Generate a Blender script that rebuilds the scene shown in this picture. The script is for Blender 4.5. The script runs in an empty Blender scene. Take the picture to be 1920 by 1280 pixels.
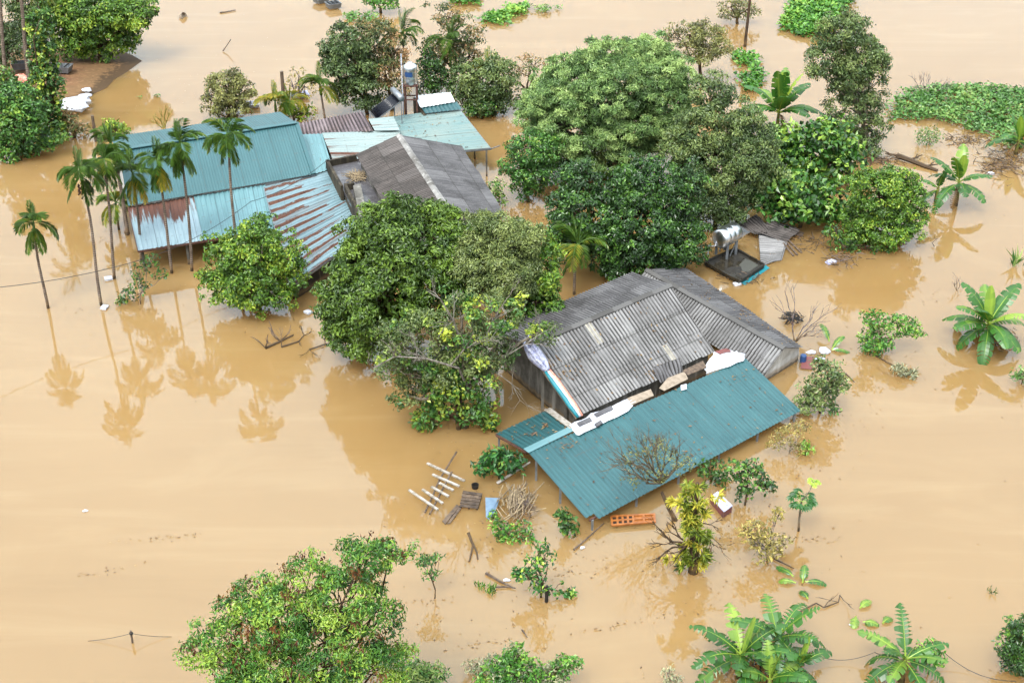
import bpy, math, random
import numpy as np
from math import radians, sin, cos, pi

# ------------------------------------------------------------------ camera, world, sun, exposure
C = bpy.context.scene
COL = C.collection
PITCH, HCAM, FPX = radians(31), 34.0, 2600.0
cam = bpy.data.cameras.new('camera')
cam.sensor_width = 36
cam.lens = 36 * FPX / 1920
cam.clip_end = 3000
co = bpy.data.objects.new('camera', cam)
COL.objects.link(co)
co.location = (0, 0, HCAM)
co.rotation_euler = (pi / 2 - PITCH, 0, 0)
C.camera = co

SUN_EL, SUN_AZ = radians(58), radians(205)      # azimuth clockwise from +Y (the view direction)
w = bpy.data.worlds.new('World')
C.world = w
w.use_nodes = True
nt = w.node_tree
nt.nodes.clear()
sky = nt.nodes.new('ShaderNodeTexSky')
sky.sky_type = 'NISHITA'
sky.sun_disc = False
sky.sun_elevation = SUN_EL
sky.sun_rotation = SUN_AZ
sky.air_density = 1.0
sky.dust_density = 6.0
sky.ozone_density = 1.0
hs = nt.nodes.new('ShaderNodeHueSaturation')
hs.inputs['Saturation'].default_value = 0.12
# overcast: soft cloud structure evens out the clear-sky gradient
tc = nt.nodes.new('ShaderNodeTexCoord')
cn = nt.nodes.new('ShaderNodeTexNoise')
cn.inputs['Scale'].default_value = 2.2
cn.inputs['Detail'].default_value = 4
cr = nt.nodes.new('ShaderNodeValToRGB')
cr.color_ramp.elements[0].position = .3
cr.color_ramp.elements[0].color = (2.6, 3.02, 3.4, 1)
cr.color_ramp.elements[1].position = .72
cr.color_ramp.elements[1].color = (3.5, 4.0, 4.4, 1)
mx = nt.nodes.new('ShaderNodeMix')
mx.data_type = 'RGBA'
mx.inputs[0].default_value = .75
bg = nt.nodes.new('ShaderNodeBackground')
bg.inputs['Strength'].default_value = 0.128
wo = nt.nodes.new('ShaderNodeOutputWorld')
nt.links.new(sky.outputs[0], hs.inputs['Color'])
nt.links.new(tc.outputs['Generated'], cn.inputs['Vector'])
nt.links.new(cn.outputs['Fac'], cr.inputs[0])
nt.links.new(hs.outputs[0], mx.inputs[6])
nt.links.new(cr.outputs[0], mx.inputs[7])
sx_ = nt.nodes.new('ShaderNodeSeparateXYZ')
nt.links.new(tc.outputs['Generated'], sx_.inputs[0])
ov = nt.nodes.new('ShaderNodeMath')
ov.operation = 'MULTIPLY_ADD'          # overcast sky: three times brighter overhead than at the horizon
ov.use_clamp = False
nt.links.new(sx_.outputs[2], ov.inputs[0])
ov.inputs[1].default_value = .95
ov.inputs[2].default_value = .52
vm = nt.nodes.new('ShaderNodeVectorMath')
vm.operation = 'SCALE'
nt.links.new(mx.outputs[2], vm.inputs[0])
nt.links.new(ov.outputs[0], vm.inputs['Scale'])
nt.links.new(vm.outputs[0], bg.inputs['Color'])
nt.links.new(bg.outputs[0], wo.inputs['Surface'])

sl = bpy.data.lights.new('sun', 'SUN')
sl.energy = .85
sl.angle = radians(18)
sl.color = (1, .97, .9)
so = bpy.data.objects.new('sun', sl)
COL.objects.link(so)
so.rotation_euler = (pi / 2 - SUN_EL, 0, pi - SUN_AZ)
so.location = (0, 0, 80)

C.view_settings.view_transform = 'Standard'
C.view_settings.look = 'None'
C.view_settings.gamma = 1
C.view_settings.use_curve_mapping = False
C.view_settings.exposure = 2.29
C.render.engine = 'CYCLES'
C.cycles.max_bounces = 6
C.cycles.diffuse_bounces = 3
C.cycles.glossy_bounces = 3
C.cycles.transmission_bounces = 3
C.cycles.caustics_reflective = False
C.cycles.caustics_refractive = False
C.cycles.use_denoising = True

# ------------------------------------------------------------------ helpers: places
CT, ST = cos(PITCH), sin(PITCH)


def ray(px, py):
    u = (px - 960) / FPX
    v = (py - 640) / FPX
    return np.array([u, CT - v * ST, -ST - v * CT])


def G(px, py, z=0.0):
    """the point at height z that the survey of the photograph gives for a pixel"""
    d = ray(px, py)
    return np.array([0, 0, HCAM]) + d * ((HCAM - z) / -d[2])


def PY(px, py, Y):
    """the point at ground distance Y"""
    d = ray(px, py)
    return np.array([0, 0, HCAM]) + d * (Y / d[1])


def mpp(p):
    """metres per photo pixel at p"""
    return (p[1] * CT - (p[2] - HCAM) * ST) / FPX


def nrm(a):
    a = np.asarray(a, float)
    return a / (np.linalg.norm(a, axis=-1, keepdims=True) + 1e-9)


UP = np.array([0, 0, 1.0])

# ------------------------------------------------------------------ helpers: objects
ORG = {}


def thing(name, label, cat, loc, group=None):
    o = bpy.data.objects.new(name, None)
    COL.objects.link(o)
    o.empty_display_size = .3
    o.location = tuple(loc)
    o['label'] = label
    o['category'] = cat
    if group:
        o['group'] = group
    ORG[o.name] = np.array(loc, float)
    return o


def tag(o, label=None, cat=None, group=None, kind=None):
    for k, v in (('label', label), ('category', cat), ('group', group), ('kind', kind)):
        if v:
            o[k] = v
    return o


class MB:
    """collects polygons, links them as one mesh object"""

    def __init__(s):
        s.v, s.f, s.uv, s.t, s.n = [], [], [], [], 0

    def add(s, v, f, uv=None, t=.5):
        v = np.asarray(v, float).reshape(-1, 3)
        k = len(v)
        s.v.append(v)
        s.uv.append(np.zeros((k, 2)) if uv is None else np.asarray(uv, float))
        s.t.append(np.full(k, t) if np.isscalar(t) else np.asarray(t, float))
        if isinstance(f, np.ndarray):
            s.f.append(f + s.n)
        else:
            by = {}
            for q in f:
                by.setdefault(len(q), []).append(q)
            for q in by.values():
                s.f.append(np.array(q, int) + s.n)
        s.n += k
        return s

    def box(s, c, size, rz=0, t=.5, tilt=None):
        hx, hy, hz = np.array(size) / 2
        p = np.array([[x, y, z] for z in (-hz, hz) for x, y in ((-hx, -hy), (hx, -hy), (hx, hy), (-hx, hy))])
        if tilt is not None:
            a, b = tilt
            R1 = np.array([[1, 0, 0], [0, cos(a), -sin(a)], [0, sin(a), cos(a)]])
            R2 = np.array([[cos(b), 0, sin(b)], [0, 1, 0], [-sin(b), 0, cos(b)]])
            p = p @ (R2 @ R1).T
        R = np.array([[cos(rz), -sin(rz), 0], [sin(rz), cos(rz), 0], [0, 0, 1]])
        return s.add(p @ R.T + np.array(c), [(3, 2, 1, 0), (4, 5, 6, 7), (0, 1, 5, 4), (1, 2, 6, 5), (2, 3, 7, 6), (3, 0, 4, 7)], t=t)

    def beam(s, a, b, wd, h, t=.5):
        """box beam from a to b, width wd (horizontal), height h"""
        a, b = np.array(a, float), np.array(b, float)
        d = nrm(b - a)
        sd = np.cross(d, UP)
        if np.linalg.norm(sd) < 1e-3:
            sd = np.array([1., 0, 0])
        sd = nrm(sd)
        u = np.cross(sd, d)
        p = [q + sd * sx * wd / 2 + u * sz * h / 2 for q in (a, b) for sx, sz in ((-1, -1), (1, -1), (1, 1), (-1, 1))]
        L = np.linalg.norm(b - a)
        uv = [(x, y) for y in (0, L) for x in (0, wd, wd + h, wd * 2 + h)]
        return s.add(p, [(0, 1, 2, 3), (7, 6, 5, 4), (0, 4, 5, 1), (1, 5, 6, 2), (2, 6, 7, 3), (3, 7, 4, 0)], uv, t)

    def tube(s, path, rad, n=6, t=.5, cap=True):
        path = np.asarray(path, float)
        m = len(path)
        rad = np.full(m, rad) if np.isscalar(rad) else np.asarray(rad, float)
        tg = nrm(np.gradient(path, axis=0))
        ref = np.array([1., 0, 0]) if abs(tg[0][0]) < .8 else np.array([0, 1., 0])
        V, UVs = [], []
        x = nrm(ref - tg[0] * (ref @ tg[0]))
        L = 0
        for i in range(m):
            x = nrm(x - tg[i] * (x @ tg[i]))
            y = np.cross(tg[i], x)
            if i:
                L += np.linalg.norm(path[i] - path[i - 1])
            for k in range(n):
                a = 2 * pi * k / n
                V.append(path[i] + rad[i] * (x * cos(a) + y * sin(a)))
                UVs.append((k / n, L))
        F = [(i * n + k, i * n + (k + 1) % n, (i + 1) * n + (k + 1) % n, (i + 1) * n + k) for i in range(m - 1) for k in range(n)]
        if cap:
            F += [tuple(range(n))[::-1], tuple((m - 1) * n + k for k in range(n))]
        return s.add(V, F, UVs, t)

    def slab(s, q, th, t=.5):
        """flat polygon (top corners) given a thickness downwards"""
        q = np.asarray(q, float)
        k = len(q)
        V = np.vstack([q, q - UP * th])
        F = [tuple(range(k)), tuple(range(2 * k - 1, k - 1, -1))] + [(i, k + i, k + (i + 1) % k, (i + 1) % k) for i in range(k)]
        uv = np.vstack([q[:, :2], q[:, :2]])
        return s.add(V, F, uv, t)

    def lathe(s, c, prof, n=16, axis=None, t=.5):
        c = np.array(c, float)
        ax = UP if axis is None else nrm(np.array(axis, float))
        x = nrm(np.cross(ax, [0, 1, 0.01]))
        y = np.cross(ax, x)
        V = [c + ax * z + r * (x * cos(2 * pi * k / n) + y * sin(2 * pi * k / n)) for r, z in prof for k in range(n)]
        m = len(prof)
        F = [(i * n + k, i * n + (k + 1) % n, (i + 1) * n + (k + 1) % n, (i + 1) * n + k) for i in range(m - 1) for k in range(n)]
        F += [tuple(range(n))[::-1], tuple((m - 1) * n + k for k in range(n))]
        return s.add(V, F, t=t)

    def build(s, name, mat, parent=None, smooth=False):
        me = bpy.data.meshes.new(name)
        v = np.vstack(s.v)
        if parent is not None:
            root = parent
            while root.parent is not None:
                root = root.parent
            v = v - ORG[root.name]
        nl = sum(f.size for f in s.f)
        nf = sum(len(f) for f in s.f)
        li = np.concatenate([f.ravel() for f in s.f])
        sz = np.concatenate([np.full(len(f), f.shape[1]) for f in s.f])
        st = np.concatenate([[0], np.cumsum(sz)[:-1]])
        me.vertices.add(len(v))
        me.vertices.foreach_set('co', v.ravel())
        me.loops.add(nl)
        me.loops.foreach_set('vertex_index', li.astype(np.int32))
        me.polygons.add(nf)
        me.polygons.foreach_set('loop_start', st.astype(np.int32))
        me.polygons.foreach_set('use_smooth', np.full(nf, bool(smooth)))
        uvl = me.uv_layers.new(name='UVMap')
        uvl.data.foreach_set('uv', np.vstack(s.uv)[li].ravel())
        at = me.attributes.new('tint', 'FLOAT', 'POINT')
        at.data.foreach_set('value', np.concatenate(s.t))
        me.update(calc_edges=True)
        me.validate()
        me.materials.append(mat)
        o = bpy.data.objects.new(name, me)
        COL.objects.link(o)
        if parent is not None:
            o.parent = parent
        return o


def build_top(mb, name, mat, loc, label, cat, group=None, kind=None, smooth=False):
    """one mesh that is a thing of its own, origin at loc"""
    loc = np.array(loc, float)
    mb.v = [v - loc for v in mb.v]
    o = mb.build(name, mat, None, smooth)
    o.location = tuple(loc)
    ORG[o.name] = loc
    return tag(o, label, cat, group, kind)


# ------------------------------------------------------------------ materials
def lin(h):
    h = h.lstrip('#')
    r = [int(h[i:i + 2], 16) / 255 for i in (0, 2, 4)]
    return tuple(x / 12.92 if x <= .04045 else ((x + .055) / 1.055) ** 2.4 for x in r) + (1,)


class N:
    """tiny node-tree writer"""

    def __init__(s, name):
        s.m = bpy.data.materials.new(name)
        s.m.use_nodes = True
        s.t = s.m.node_tree
        s.p = s.t.nodes['Principled BSDF']
        s.out = s.t.nodes['Material Output']

    def n(s, typ, **kw):
        nd = s.t.nodes.new('ShaderNode' + typ)
        for k, v in kw.items():
            setattr(nd, k, v)
        return nd

    def l(s, a, b):
        s.t.links.new(a, b)

    def val(s, x, sock):
        if hasattr(x, 'is_linked') or isinstance(x, bpy.types.NodeSocket):
            s.l(x, sock)
        else:
            sock.default_value = x

    def math(s, op, a, b=0.0, c=None, clamp=False):
        nd = s.n('Math', operation=op, use_clamp=clamp)
        s.val(a, nd.inputs[0])
        s.val(b, nd.inputs[1])
        if c is not None:
            s.val(c, nd.inputs[2])
        return nd.outputs[0]

    def mix(s, f, a, b, mode='MIX'):
        nd = s.n('Mix', data_type='RGBA', blend_type=mode)
        s.val(f, nd.inputs[0])
        s.val(a, nd.inputs[6])
        s.val(b, nd.inputs[7])
        return nd.outputs[2]

    def uv(s):
        return s.n('UVMap', uv_map='UVMap').outputs[0]

    def obj(s):
        return s.n('TexCoord').outputs['Object']

    def attr(s, name='tint'):
        return s.n('Attribute', attribute_name=name).outputs['Fac']

    def scale(s, vec, sc):
        nd = s.n('Mapping')
        s.l(vec, nd.inputs[0])
        nd.inputs['Scale'].default_value = sc
        return nd.outputs[0]

    def noise(s, vec, sc=1.0, det=3.0, rough=.55, dist=0.0):
        nd = s.n('TexNoise')
        if vec is not None:
            s.l(vec, nd.inputs['Vector'])
        nd.inputs['Scale'].default_value = sc
        nd.inputs['Detail'].default_value = det
        nd.inputs['Roughness'].default_value = rough
        nd.inputs['Distortion'].default_value = dist
        return nd.outputs['Fac']

    def step(s, x, a, b):
        nd = s.n('MapRange', interpolation_type='SMOOTHSTEP')
        s.val(x, nd.inputs[0])
        nd.inputs[1].default_value = a
        nd.inputs[2].default_value = b
        return nd.outputs[0]

    def ramp(s, x, *stops):
        nd = s.n('ValToRGB')
        e = nd.color_ramp.elements
        while len(e) < len(stops):
            e.new(.5)
        for i, (p, c) in enumerate(stops):
            e[i].position = p
            e[i].color = c
        s.l(x, nd.inputs[0])
        return nd.outputs[0]

    def soaked(s, c, top=.3):
        """silt stain and soaked band just above the flood line"""
        sp = s.n('SeparateXYZ')
        s.l(s.obj(), sp.inputs[0])
        z = s.math('MULTIPLY_ADD', s.noise(s.scale(s.obj(), (2, 2, 0)), 1.5, 3), -.3, s.math('ADD', sp.outputs[2], .15))
        c = s.mix(s.math('MULTIPLY', s.step(z, top * 1.8, top * .9), .55), c, lin('#6b5638'))
        return s.mix(s.math('MULTIPLY', s.step(z, top * .7, top * .4), .7), c, lin('#2f2519'))

    def bump(s, h, strength=.3, dist=.05):
        nd = s.n('Bump')
        nd.inputs['Strength'].default_value = strength
        nd.inputs['Distance'].default_value = dist
        s.l(h, nd.inputs['Height'])
        s.l(nd.outputs[0], s.p.inputs['Normal'])

    def fin(s, col, rough=.6, spec=.4, metal=0.0):
        s.val(col, s.p.inputs['Base Color'])
        s.val(rough, s.p.inputs['Roughness'])
        s.p.inputs['Specular IOR Level'].default_value = spec
        s.p.inputs['Metallic'].default_value = metal
        return s.m


def leaf_mat(name, dark, mid, light, rough=.45, trans=.14, spec=.45):
    m = N(name)
    t = m.attr()
    def tone(h, k):
        q = lin(h)
        g = q[0] * .3 + q[1] * .6 + q[2] * .1
        return ((q[0] * .96 + g * .08) * k, q[1] * .92 * k, (q[2] * .62 + g * .08) * k, 1)
    c = m.ramp(t, (0.0, tone(dark, 1.0)), (.5, tone(mid, 1.15)), (1.0, tone(light, 1.15)))
    m.fin(c, rough, spec)
    tr = m.n('BsdfTranslucent')
    m.l(m.mix(1.0, c, (1.0, 1.0, .55, 1), 'MULTIPLY'), tr.inputs[0])
    ms = m.n('MixShader')
    ms.inputs[0].default_value = trans
    m.l(m.p.outputs[0], ms.inputs[1])
    m.l(tr.outputs[0], ms.inputs[2])
    m.l(ms.outputs[0], m.out.inputs[0])
    return m.m


def simple(name, col, rough=.6, var=.25, sc=3.0, spec=.4, metal=0.0, tint=False, col2=None):
    m = N(name)
    c = lin(col)
    d = lin(col2) if col2 else tuple(x * (1 - var) for x in c[:3]) + (1,)
    n = m.noise(m.obj(), sc, 5)
    cc = m.mix(m.step(n, .35, .68), c, d)
    if tint:
        v = m.math('MULTIPLY_ADD', m.attr(), .9, .55)
        cb = m.n('CombineColor')
        for i in range(3):
            m.l(v, cb.inputs[i])
        cc = m.mix(1.0, cc, cb.outputs[0], 'MULTIPLY')
    return m.fin(cc, rough, spec, metal)


def creased(mat):
    t = mat.node_tree
    tc_ = t.nodes.new('ShaderNodeTexCoord')
    nz = t.nodes.new('ShaderNodeTexNoise')
    nz.inputs['Scale'].default_value = 5
    nz.inputs['Detail'].default_value = 5
    nz.inputs['Distortion'].default_value = 1.5
    bp = t.nodes.new('ShaderNodeBump')
    bp.inputs['Strength'].default_value = .5
    bp.inputs['Distance'].default_value = .25
    t.links.new(tc_.outputs['Object'], nz.inputs['Vector'])
    t.links.new(nz.outputs['Fac'], bp.inputs['Height'])
    t.links.new(bp.outputs[0], t.nodes['Principled BSDF'].inputs['Normal'])
    return mat


def bark_mat(name, a, b, ring=0.0):
    m = N(name)
    n = m.noise(m.scale(m.obj(), (6, 6, 1.6)), 1.5, 5, .6)
    c = m.mix(m.step(n, .35, .65), lin(a), lin(b))
    if ring:
        wv = m.n('TexWave', wave_type='BANDS', bands_direction='Z')
        m.l(m.obj(), wv.inputs[0])
        wv.inputs['Scale'].default_value = ring
        wv.inputs['Distortion'].default_value = 1.2
        c = m.mix(m.step(wv.outputs['Fac'], .55, .95), c, lin(b))
    c = m.soaked(c)
    return m.fin(c, .85, .2)


def fibro_mat(name, base, dark, lightc, moss='#3f3f38', patch=.5):
    """weathered corrugated fibre cement; uv in metres, u across the corrugations, v down the slope"""
    m = N(name)
    uv = m.uv()
    sp = m.n('SeparateXYZ')
    m.l(uv, sp.inputs[0])
    row = m.math('FLOOR', m.math('DIVIDE', sp.outputs[1], 1.45))
    off = m.math('MULTIPLY', m.math('MODULO', row, 2.0), .41)
    cu = m.math('FLOOR', m.math('DIVIDE', m.math('ADD', sp.outputs[0], off), .88))
    cb = m.n('CombineXYZ')
    m.l(cu, cb.inputs[0])
    m.l(row, cb.inputs[1])
    wn = m.n('TexWhiteNoise', noise_dimensions='2D')
    m.l(cb.outputs[0], wn.inputs['Vector'])
    sheetv = wn.outputs['Value']
    streak = m.noise(m.scale(uv, (5.6, .35, 1)), 1.0, 4, .6)
    blot = m.noise(m.scale(uv, (.55, .55, 1)), 1.0, 5, .6)
    fine = m.noise(uv, 14.0, 4, .7)
    c = m.mix(m.step(streak, .32, .66), lin(dark), lin(base))
    c = m.mix(m.step(blot, .42, .7), c, lin(moss))
    c = m.mix(m.math('MULTIPLY', m.step(fine, .52, .75), .55), c, lin(lightc))
    c = m.mix(m.math('MULTIPLY', m.step(sheetv, .7, 1.0), patch * .6), c, lin(lightc))
    c = m.mix(m.math('MULTIPLY', m.step(sheetv, .25, .0), patch * .6), c, lin(moss))
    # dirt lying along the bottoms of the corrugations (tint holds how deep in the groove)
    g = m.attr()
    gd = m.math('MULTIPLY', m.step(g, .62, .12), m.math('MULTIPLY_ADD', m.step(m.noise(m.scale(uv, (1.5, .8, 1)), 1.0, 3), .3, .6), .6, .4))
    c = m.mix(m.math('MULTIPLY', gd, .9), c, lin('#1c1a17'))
    lap = m.step(m.math('PINGPONG', sp.outputs[1], .725), .045, .0)
    c = m.mix(m.math('MULTIPLY', lap, .6), c, lin('#2a2824'))
    m.bump(fine, .25, .02)
    return m.fin(c, .85, .25)


def metal_mat(name, base, faded, rust='#5c2d1c', amount=0.0, sx=3.0, sy=.35, fade=.5, dirt=.3, end=None, rough=.42):
    """painted or galvanised sheet; rust runs along the ribs"""
    m = N(name)
    uv = m.uv()
    sp = m.n('SeparateXYZ')
    m.l(uv, sp.inputs[0])
    cu = m.math('FLOOR', m.math('DIVIDE', sp.outputs[0], 1.05))
    wn = m.n('TexWhiteNoise', noise_dimensions='1D')
    m.l(cu, wn.inputs['W'])
    streak = m.noise(m.scale(uv, (4.0, .3, 1)), 1.0, 4, .6)
    blot = m.noise(m.scale(uv, (.35, .35, 1)), 1.0, 4, .55)
    fine = m.noise(uv, 9.0, 5, .7)
    c = m.mix(m.math('MULTIPLY', m.step(blot, .35, .7), fade), lin(base), lin(faded))
    c = m.mix(m.math('MULTIPLY', m.step(streak, .4, .75), fade), c, lin(faded))
    c = m.mix(m.math('MULTIPLY', wn.outputs['Value'], .35 * fade), c, lin(faded))
    c = m.mix(m.math('MULTIPLY', m.step(fine, .56, .74), dirt), c, lin('#3a3a30'))
    lap = m.step(m.math('PINGPONG', sp.outputs[0], .525), .03, .0)
    c = m.mix(m.math('MULTIPLY', lap, .65), c, lin('#22302f'))
    row = m.step(m.math('PINGPONG', sp.outputs[1], .55), .03, .012)
    dots = m.step(m.noise(m.scale(uv, (5, 1.5, 1)), 1.0, 2), .5, .62)
    c = m.mix(m.math('MULTIPLY', m.math('MULTIPLY', row, dots), .5), c, lin('#4a3a30'))
    if amount > 0:
        band = m.noise(m.scale(uv, (sx, sy, 1)), 1.0, 5, .65, .2)
        big = m.noise(m.scale(uv, (sx * .22, sy * .8, 7)), 1.0, 2)
        x = m.math('ADD', m.math('MULTIPLY', band, .72), m.math('MULTIPLY', big, .38))
        if end is not None:      # rust starts at one end of the sheets (v metres), fades towards the other
            v0, v1, we = end[:3]
            x = m.math('ADD', x, m.math('MULTIPLY', m.math('SUBTRACT', m.step(sp.outputs[1], v0, v1), .5), we))
        rm = m.step(x, .73 - amount * .34, .80 - amount * .34)
        if end is not None and len(end) == 4:
            uu = m.math('MULTIPLY_ADD', m.noise(m.scale(uv, (.3, .5, 1)), 1.0, 2), .35, m.math('MULTIPLY', sp.outputs[0], end[3]))
            cell = m.math('FLOOR', uu)
            w1 = m.n('TexWhiteNoise', noise_dimensions='1D')
            m.l(cell, w1.inputs['W'])
            dd = m.math('ABSOLUTE', m.math('SUBTRACT', m.math('FRACT', uu), .5))
            wid = m.math('MULTIPLY_ADD', m.noise(m.scale(uv, (6, .7, 1)), 1.0, 5, .75), .85, -.17)
            wid = m.math('SUBTRACT', wid, m.math('MULTIPLY', m.math('MULTIPLY', sp.outputs[1], .035), m.math('ADD', w1.outputs['Value'], .4)))
            s1 = m.math('GREATER_THAN', wid, dd)
            ln = m.math('MULTIPLY_ADD', w1.outputs['Value'], 2.6, 3.0)
            s2 = m.math('LESS_THAN', m.math('MULTIPLY_ADD', m.noise(m.scale(uv, (5, 1, 1)), 1.0, 3), 1.2, sp.outputs[1]), ln)
            soft = m.math('MULTIPLY', m.math('MULTIPLY', m.step(m.math('SUBTRACT', dd, wid), .14, -.02), m.step(fine, .3, .7)), .55)
            rm = m.math('MAXIMUM', m.math('MULTIPLY', m.math('MAXIMUM', s1, soft), s2), m.math('MULTIPLY', rm, .35))
        rc = m.mix(m.step(fine, .35, .65), lin(rust), lin('#593828'))
        rc = m.mix(m.step(streak, .55, .7), rc, lin('#2a1a15'))
        c = m.mix(rm, c, rc)
        rg = m.math('MULTIPLY', rm, .4)
        m.fin(c, m.math('ADD', rg, rough), .35)
    else:
        m.fin(c, rough, .4)
    return m.m


def concrete_mat(name, base, dark, light, wet=0.0):
    m = N(name)
    o = m.obj()
    n1 = m.noise(o, .8, 6, .65)
    n2 = m.noise(m.scale(o, (3, 3, .35)), 1.2, 4, .6)
    n3 = m.noise(o, 12, 4, .7)
    c = m.mix(m.step(n1, .35, .65), lin(base), lin(dark))
    c = m.mix(m.math('MULTIPLY', m.step(n2, .5, .7), .7), c, lin(light))
    c = m.mix(m.math('MULTIPLY', m.step(n3, .55, .7), .4), c, lin(dark))
    if not wet:
        c = m.soaked(c, .22)
    m.bump(n3, .2, .02)
    if wet:
        return m.fin(c, m.math('MULTIPLY_ADD', m.step(n1, .45, .55), .5, .15), .5)
    return m.fin(c, .85, .25)


M = {}


def water_material():
    m = N('flood_water')
    o = m.obj()
    big = m.noise(m.scale(o, (.02, .035, 1)), 1.0, 4, .5, .6)
    mid = m.noise(m.scale(o, (.11, .2, 1)), 1.0, 4, .6, 1.2)
    c = m.mix(m.step(big, .35, .7), lin('#775d39'), lin('#7f6540'))
    c = m.mix(m.math('MULTIPLY', m.step(mid, .5, .75), .35), c, lin('#866e4a'))
    st = m.noise(m.scale(o, (.05, .5, 1)), 1.0, 5, .6, .8)
    c = m.mix(m.math('MULTIPLY', m.step(st, .5, .72), .3), c, lin('#8a7350'))
    c = m.mix(m.math('MULTIPLY', m.step(st, .44, .3), .2), c, lin('#6e5430'))
    rp = m.noise(m.scale(o, (1.1, 1.9, 1)), 1.0, 3, .5, .3)
    rf = m.noise(m.scale(o, (6, 9, 1)), 1.0, 3, .55)
    patch = m.step(m.noise(m.scale(o, (.05, .07, 1)), 1.0, 3), .42, .66)
    h = m.math('ADD', m.math('MULTIPLY', rp, .006), m.math('MULTIPLY', m.math('MULTIPLY', rf, patch), .0018))
    nd = m.n('Bump')
    nd.inputs['Strength'].default_value = .5
    nd.inputs['Distance'].default_value = 1.0
    m.l(h, nd.inputs['Height'])
    m.l(nd.outputs[0], m.p.inputs['Normal'])
    m.p.inputs['IOR'].default_value = 1.63
    m.fin(c, .02, .5)
    m.p.inputs['Specular Tint'].default_value = (.52, .83, 1, 1)      # blue of the sky put into the reflection by tint
    m.p.inputs['Subsurface Weight'].default_value = .85
    m.p.inputs['Subsurface Radius'].default_value = (1.0, .75, .5)
    m.p.inputs['Subsurface Scale'].default_value = 2.6
    m.p.subsurface_method = 'BURLEY'
    return m.m


M['water'] = water_material()
M['mud'] = concrete_mat('wet_mud', '#6b4a33', '#4f3626', '#85644a')
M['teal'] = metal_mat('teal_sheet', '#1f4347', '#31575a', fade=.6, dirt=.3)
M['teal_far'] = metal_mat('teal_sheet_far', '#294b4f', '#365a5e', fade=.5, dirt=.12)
M['teal_dark'] = metal_mat('teal_sheet_dark', '#1d4144', '#27494b', fade=.5, dirt=.35)
M['teal_pale'] = metal_mat('teal_sheet_faded', '#4b6c70', '#5f8085', fade=.7, dirt=.25, rust='#6a4636', amount=.22, sx=4, sy=.5)
M['rusty'] = metal_mat('rusty_sheet', '#556d73', '#6d8187', rust='#35221c', amount=.2, sx=2.5, sy=.09, dirt=.2, fade=.6, end=(5.4, 3.9, .2, 1.45))
M['rusty_porch'] = metal_mat('rusty_porch_sheet', '#70868c', '#8798a0', rust='#4a322d', amount=.38, sx=3.2, sy=.25, dirt=.2, fade=.6, end=(4.4, .2, .42))
M['rusty_red'] = metal_mat('rust_red_sheet', '#6d7d7d', '#7f8985', rust='#3e271f', amount=.56, sx=2.0, sy=.14, dirt=.25, fade=.6)
M['cream'] = metal_mat('faded_cream_sheet', '#536f70', '#6d7872', rust='#6c6650', amount=.36, sx=.9, sy=.1, dirt=.15, fade=.8)
M['white_sheet'] = metal_mat('white_sheet', '#b9c2c6', '#cfd4d6', fade=.6, dirt=.15)
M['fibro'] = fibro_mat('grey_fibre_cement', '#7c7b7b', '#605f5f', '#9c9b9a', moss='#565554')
M['fibro_back'] = fibro_mat('shaded_fibre_cement', '#5e5d5e', '#454446', '#7d7c7d', moss='#3b3a3b')  # darker copy of the grey: shade of the back slopes put into the colour
M['fibro_dark'] = fibro_mat('dark_fibre_cement', '#524c49', '#3b3634', '#6a6563', moss='#33302e', patch=.6)
M['fibro_red'] = fibro_mat('stained_fibre_cement', '#6c6164', '#4d4447', '#8d8080', moss='#574a48')
M['concrete'] = concrete_mat('old_concrete', '#5d5a54', '#36342f', '#7b7872')
M['concrete_dark'] = concrete_mat('mouldy_concrete', '#3c352a', '#1e1a14', '#57503f')
M['pale_cap'] = concrete_mat('pale_ridge_mortar', '#7b7976', '#55524e', '#9a9894')
M['slab_black'] = concrete_mat('black_mouldy_slab', '#2b2720', '#15120e', '#3d382d', wet=1)
M['plaster'] = concrete_mat('whitewashed_wall', '#b4b6b5', '#8a8a86', '#c6c8c7')
M['slab'] = concrete_mat('wet_slab', '#4a4849', '#38363a', '#5d5b5c', wet=1)
M['wood'] = simple('grey_wood', '#5b4c3e', .8, col2='#3a2f27', sc=6, tint=True)
M['pale_wood'] = simple('pale_board', '#86796a', .7, col2='#6d6152', sc=4, tint=True)
M['white'] = creased(simple('white_plastic', '#bcbec4', .5, col2='#989ca8', sc=5))
M['tarp'] = creased(simple('white_tarp', '#b4b7c6', .45, col2='#8589ac', sc=7))
M['paint_white'] = simple('white_painted_wood', '#98938c', .6, col2='#6f675b', sc=5)
M['blue_grey'] = simple('blue_grey_sheet', '#65798a', .45, col2='#54677a', sc=3)
M['dull_panel'] = simple('dull_fibreglass', '#8f8b80', .6, col2='#6d675b', sc=3)
M['dark'] = simple('dark_void', '#15120f', .7)
M['orange_wood'] = simple('varnished_wood', '#8f5829', .4, col2='#74431d', sc=5)
M['red'] = simple('faded_red', '#663634', .7, col2='#5c3d39', sc=6)
M['cyan'] = simple('cyan_plastic', '#1b6d78', .5, var=.2)
M['salmon'] = simple('salmon_plastic', '#c8705a', .5, col2='#c09080', sc=9)
M['blue'] = simple('blue_plastic', '#24406a', .4, var=.3)
M['steel'] = simple('stainless_steel', '#d3d5d7', .3, var=.15, metal=1.0)
M['galv'] = simple('galvanised_steel', '#7c8084', .45, var=.3, metal=.6)
M['iron'] = simple('rusty_iron', '#54372c', .75, col2='#3a241d', sc=8)
M['glass_dark'] = simple('solar_tube', '#15171f', .12, var=.2)
M['straw'] = simple('straw', '#7d6e54', .85, col2='#55483a', sc=9, tint=True)
M['cable'] = simple('black_cable', '#1d1b1b', .6)
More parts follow.
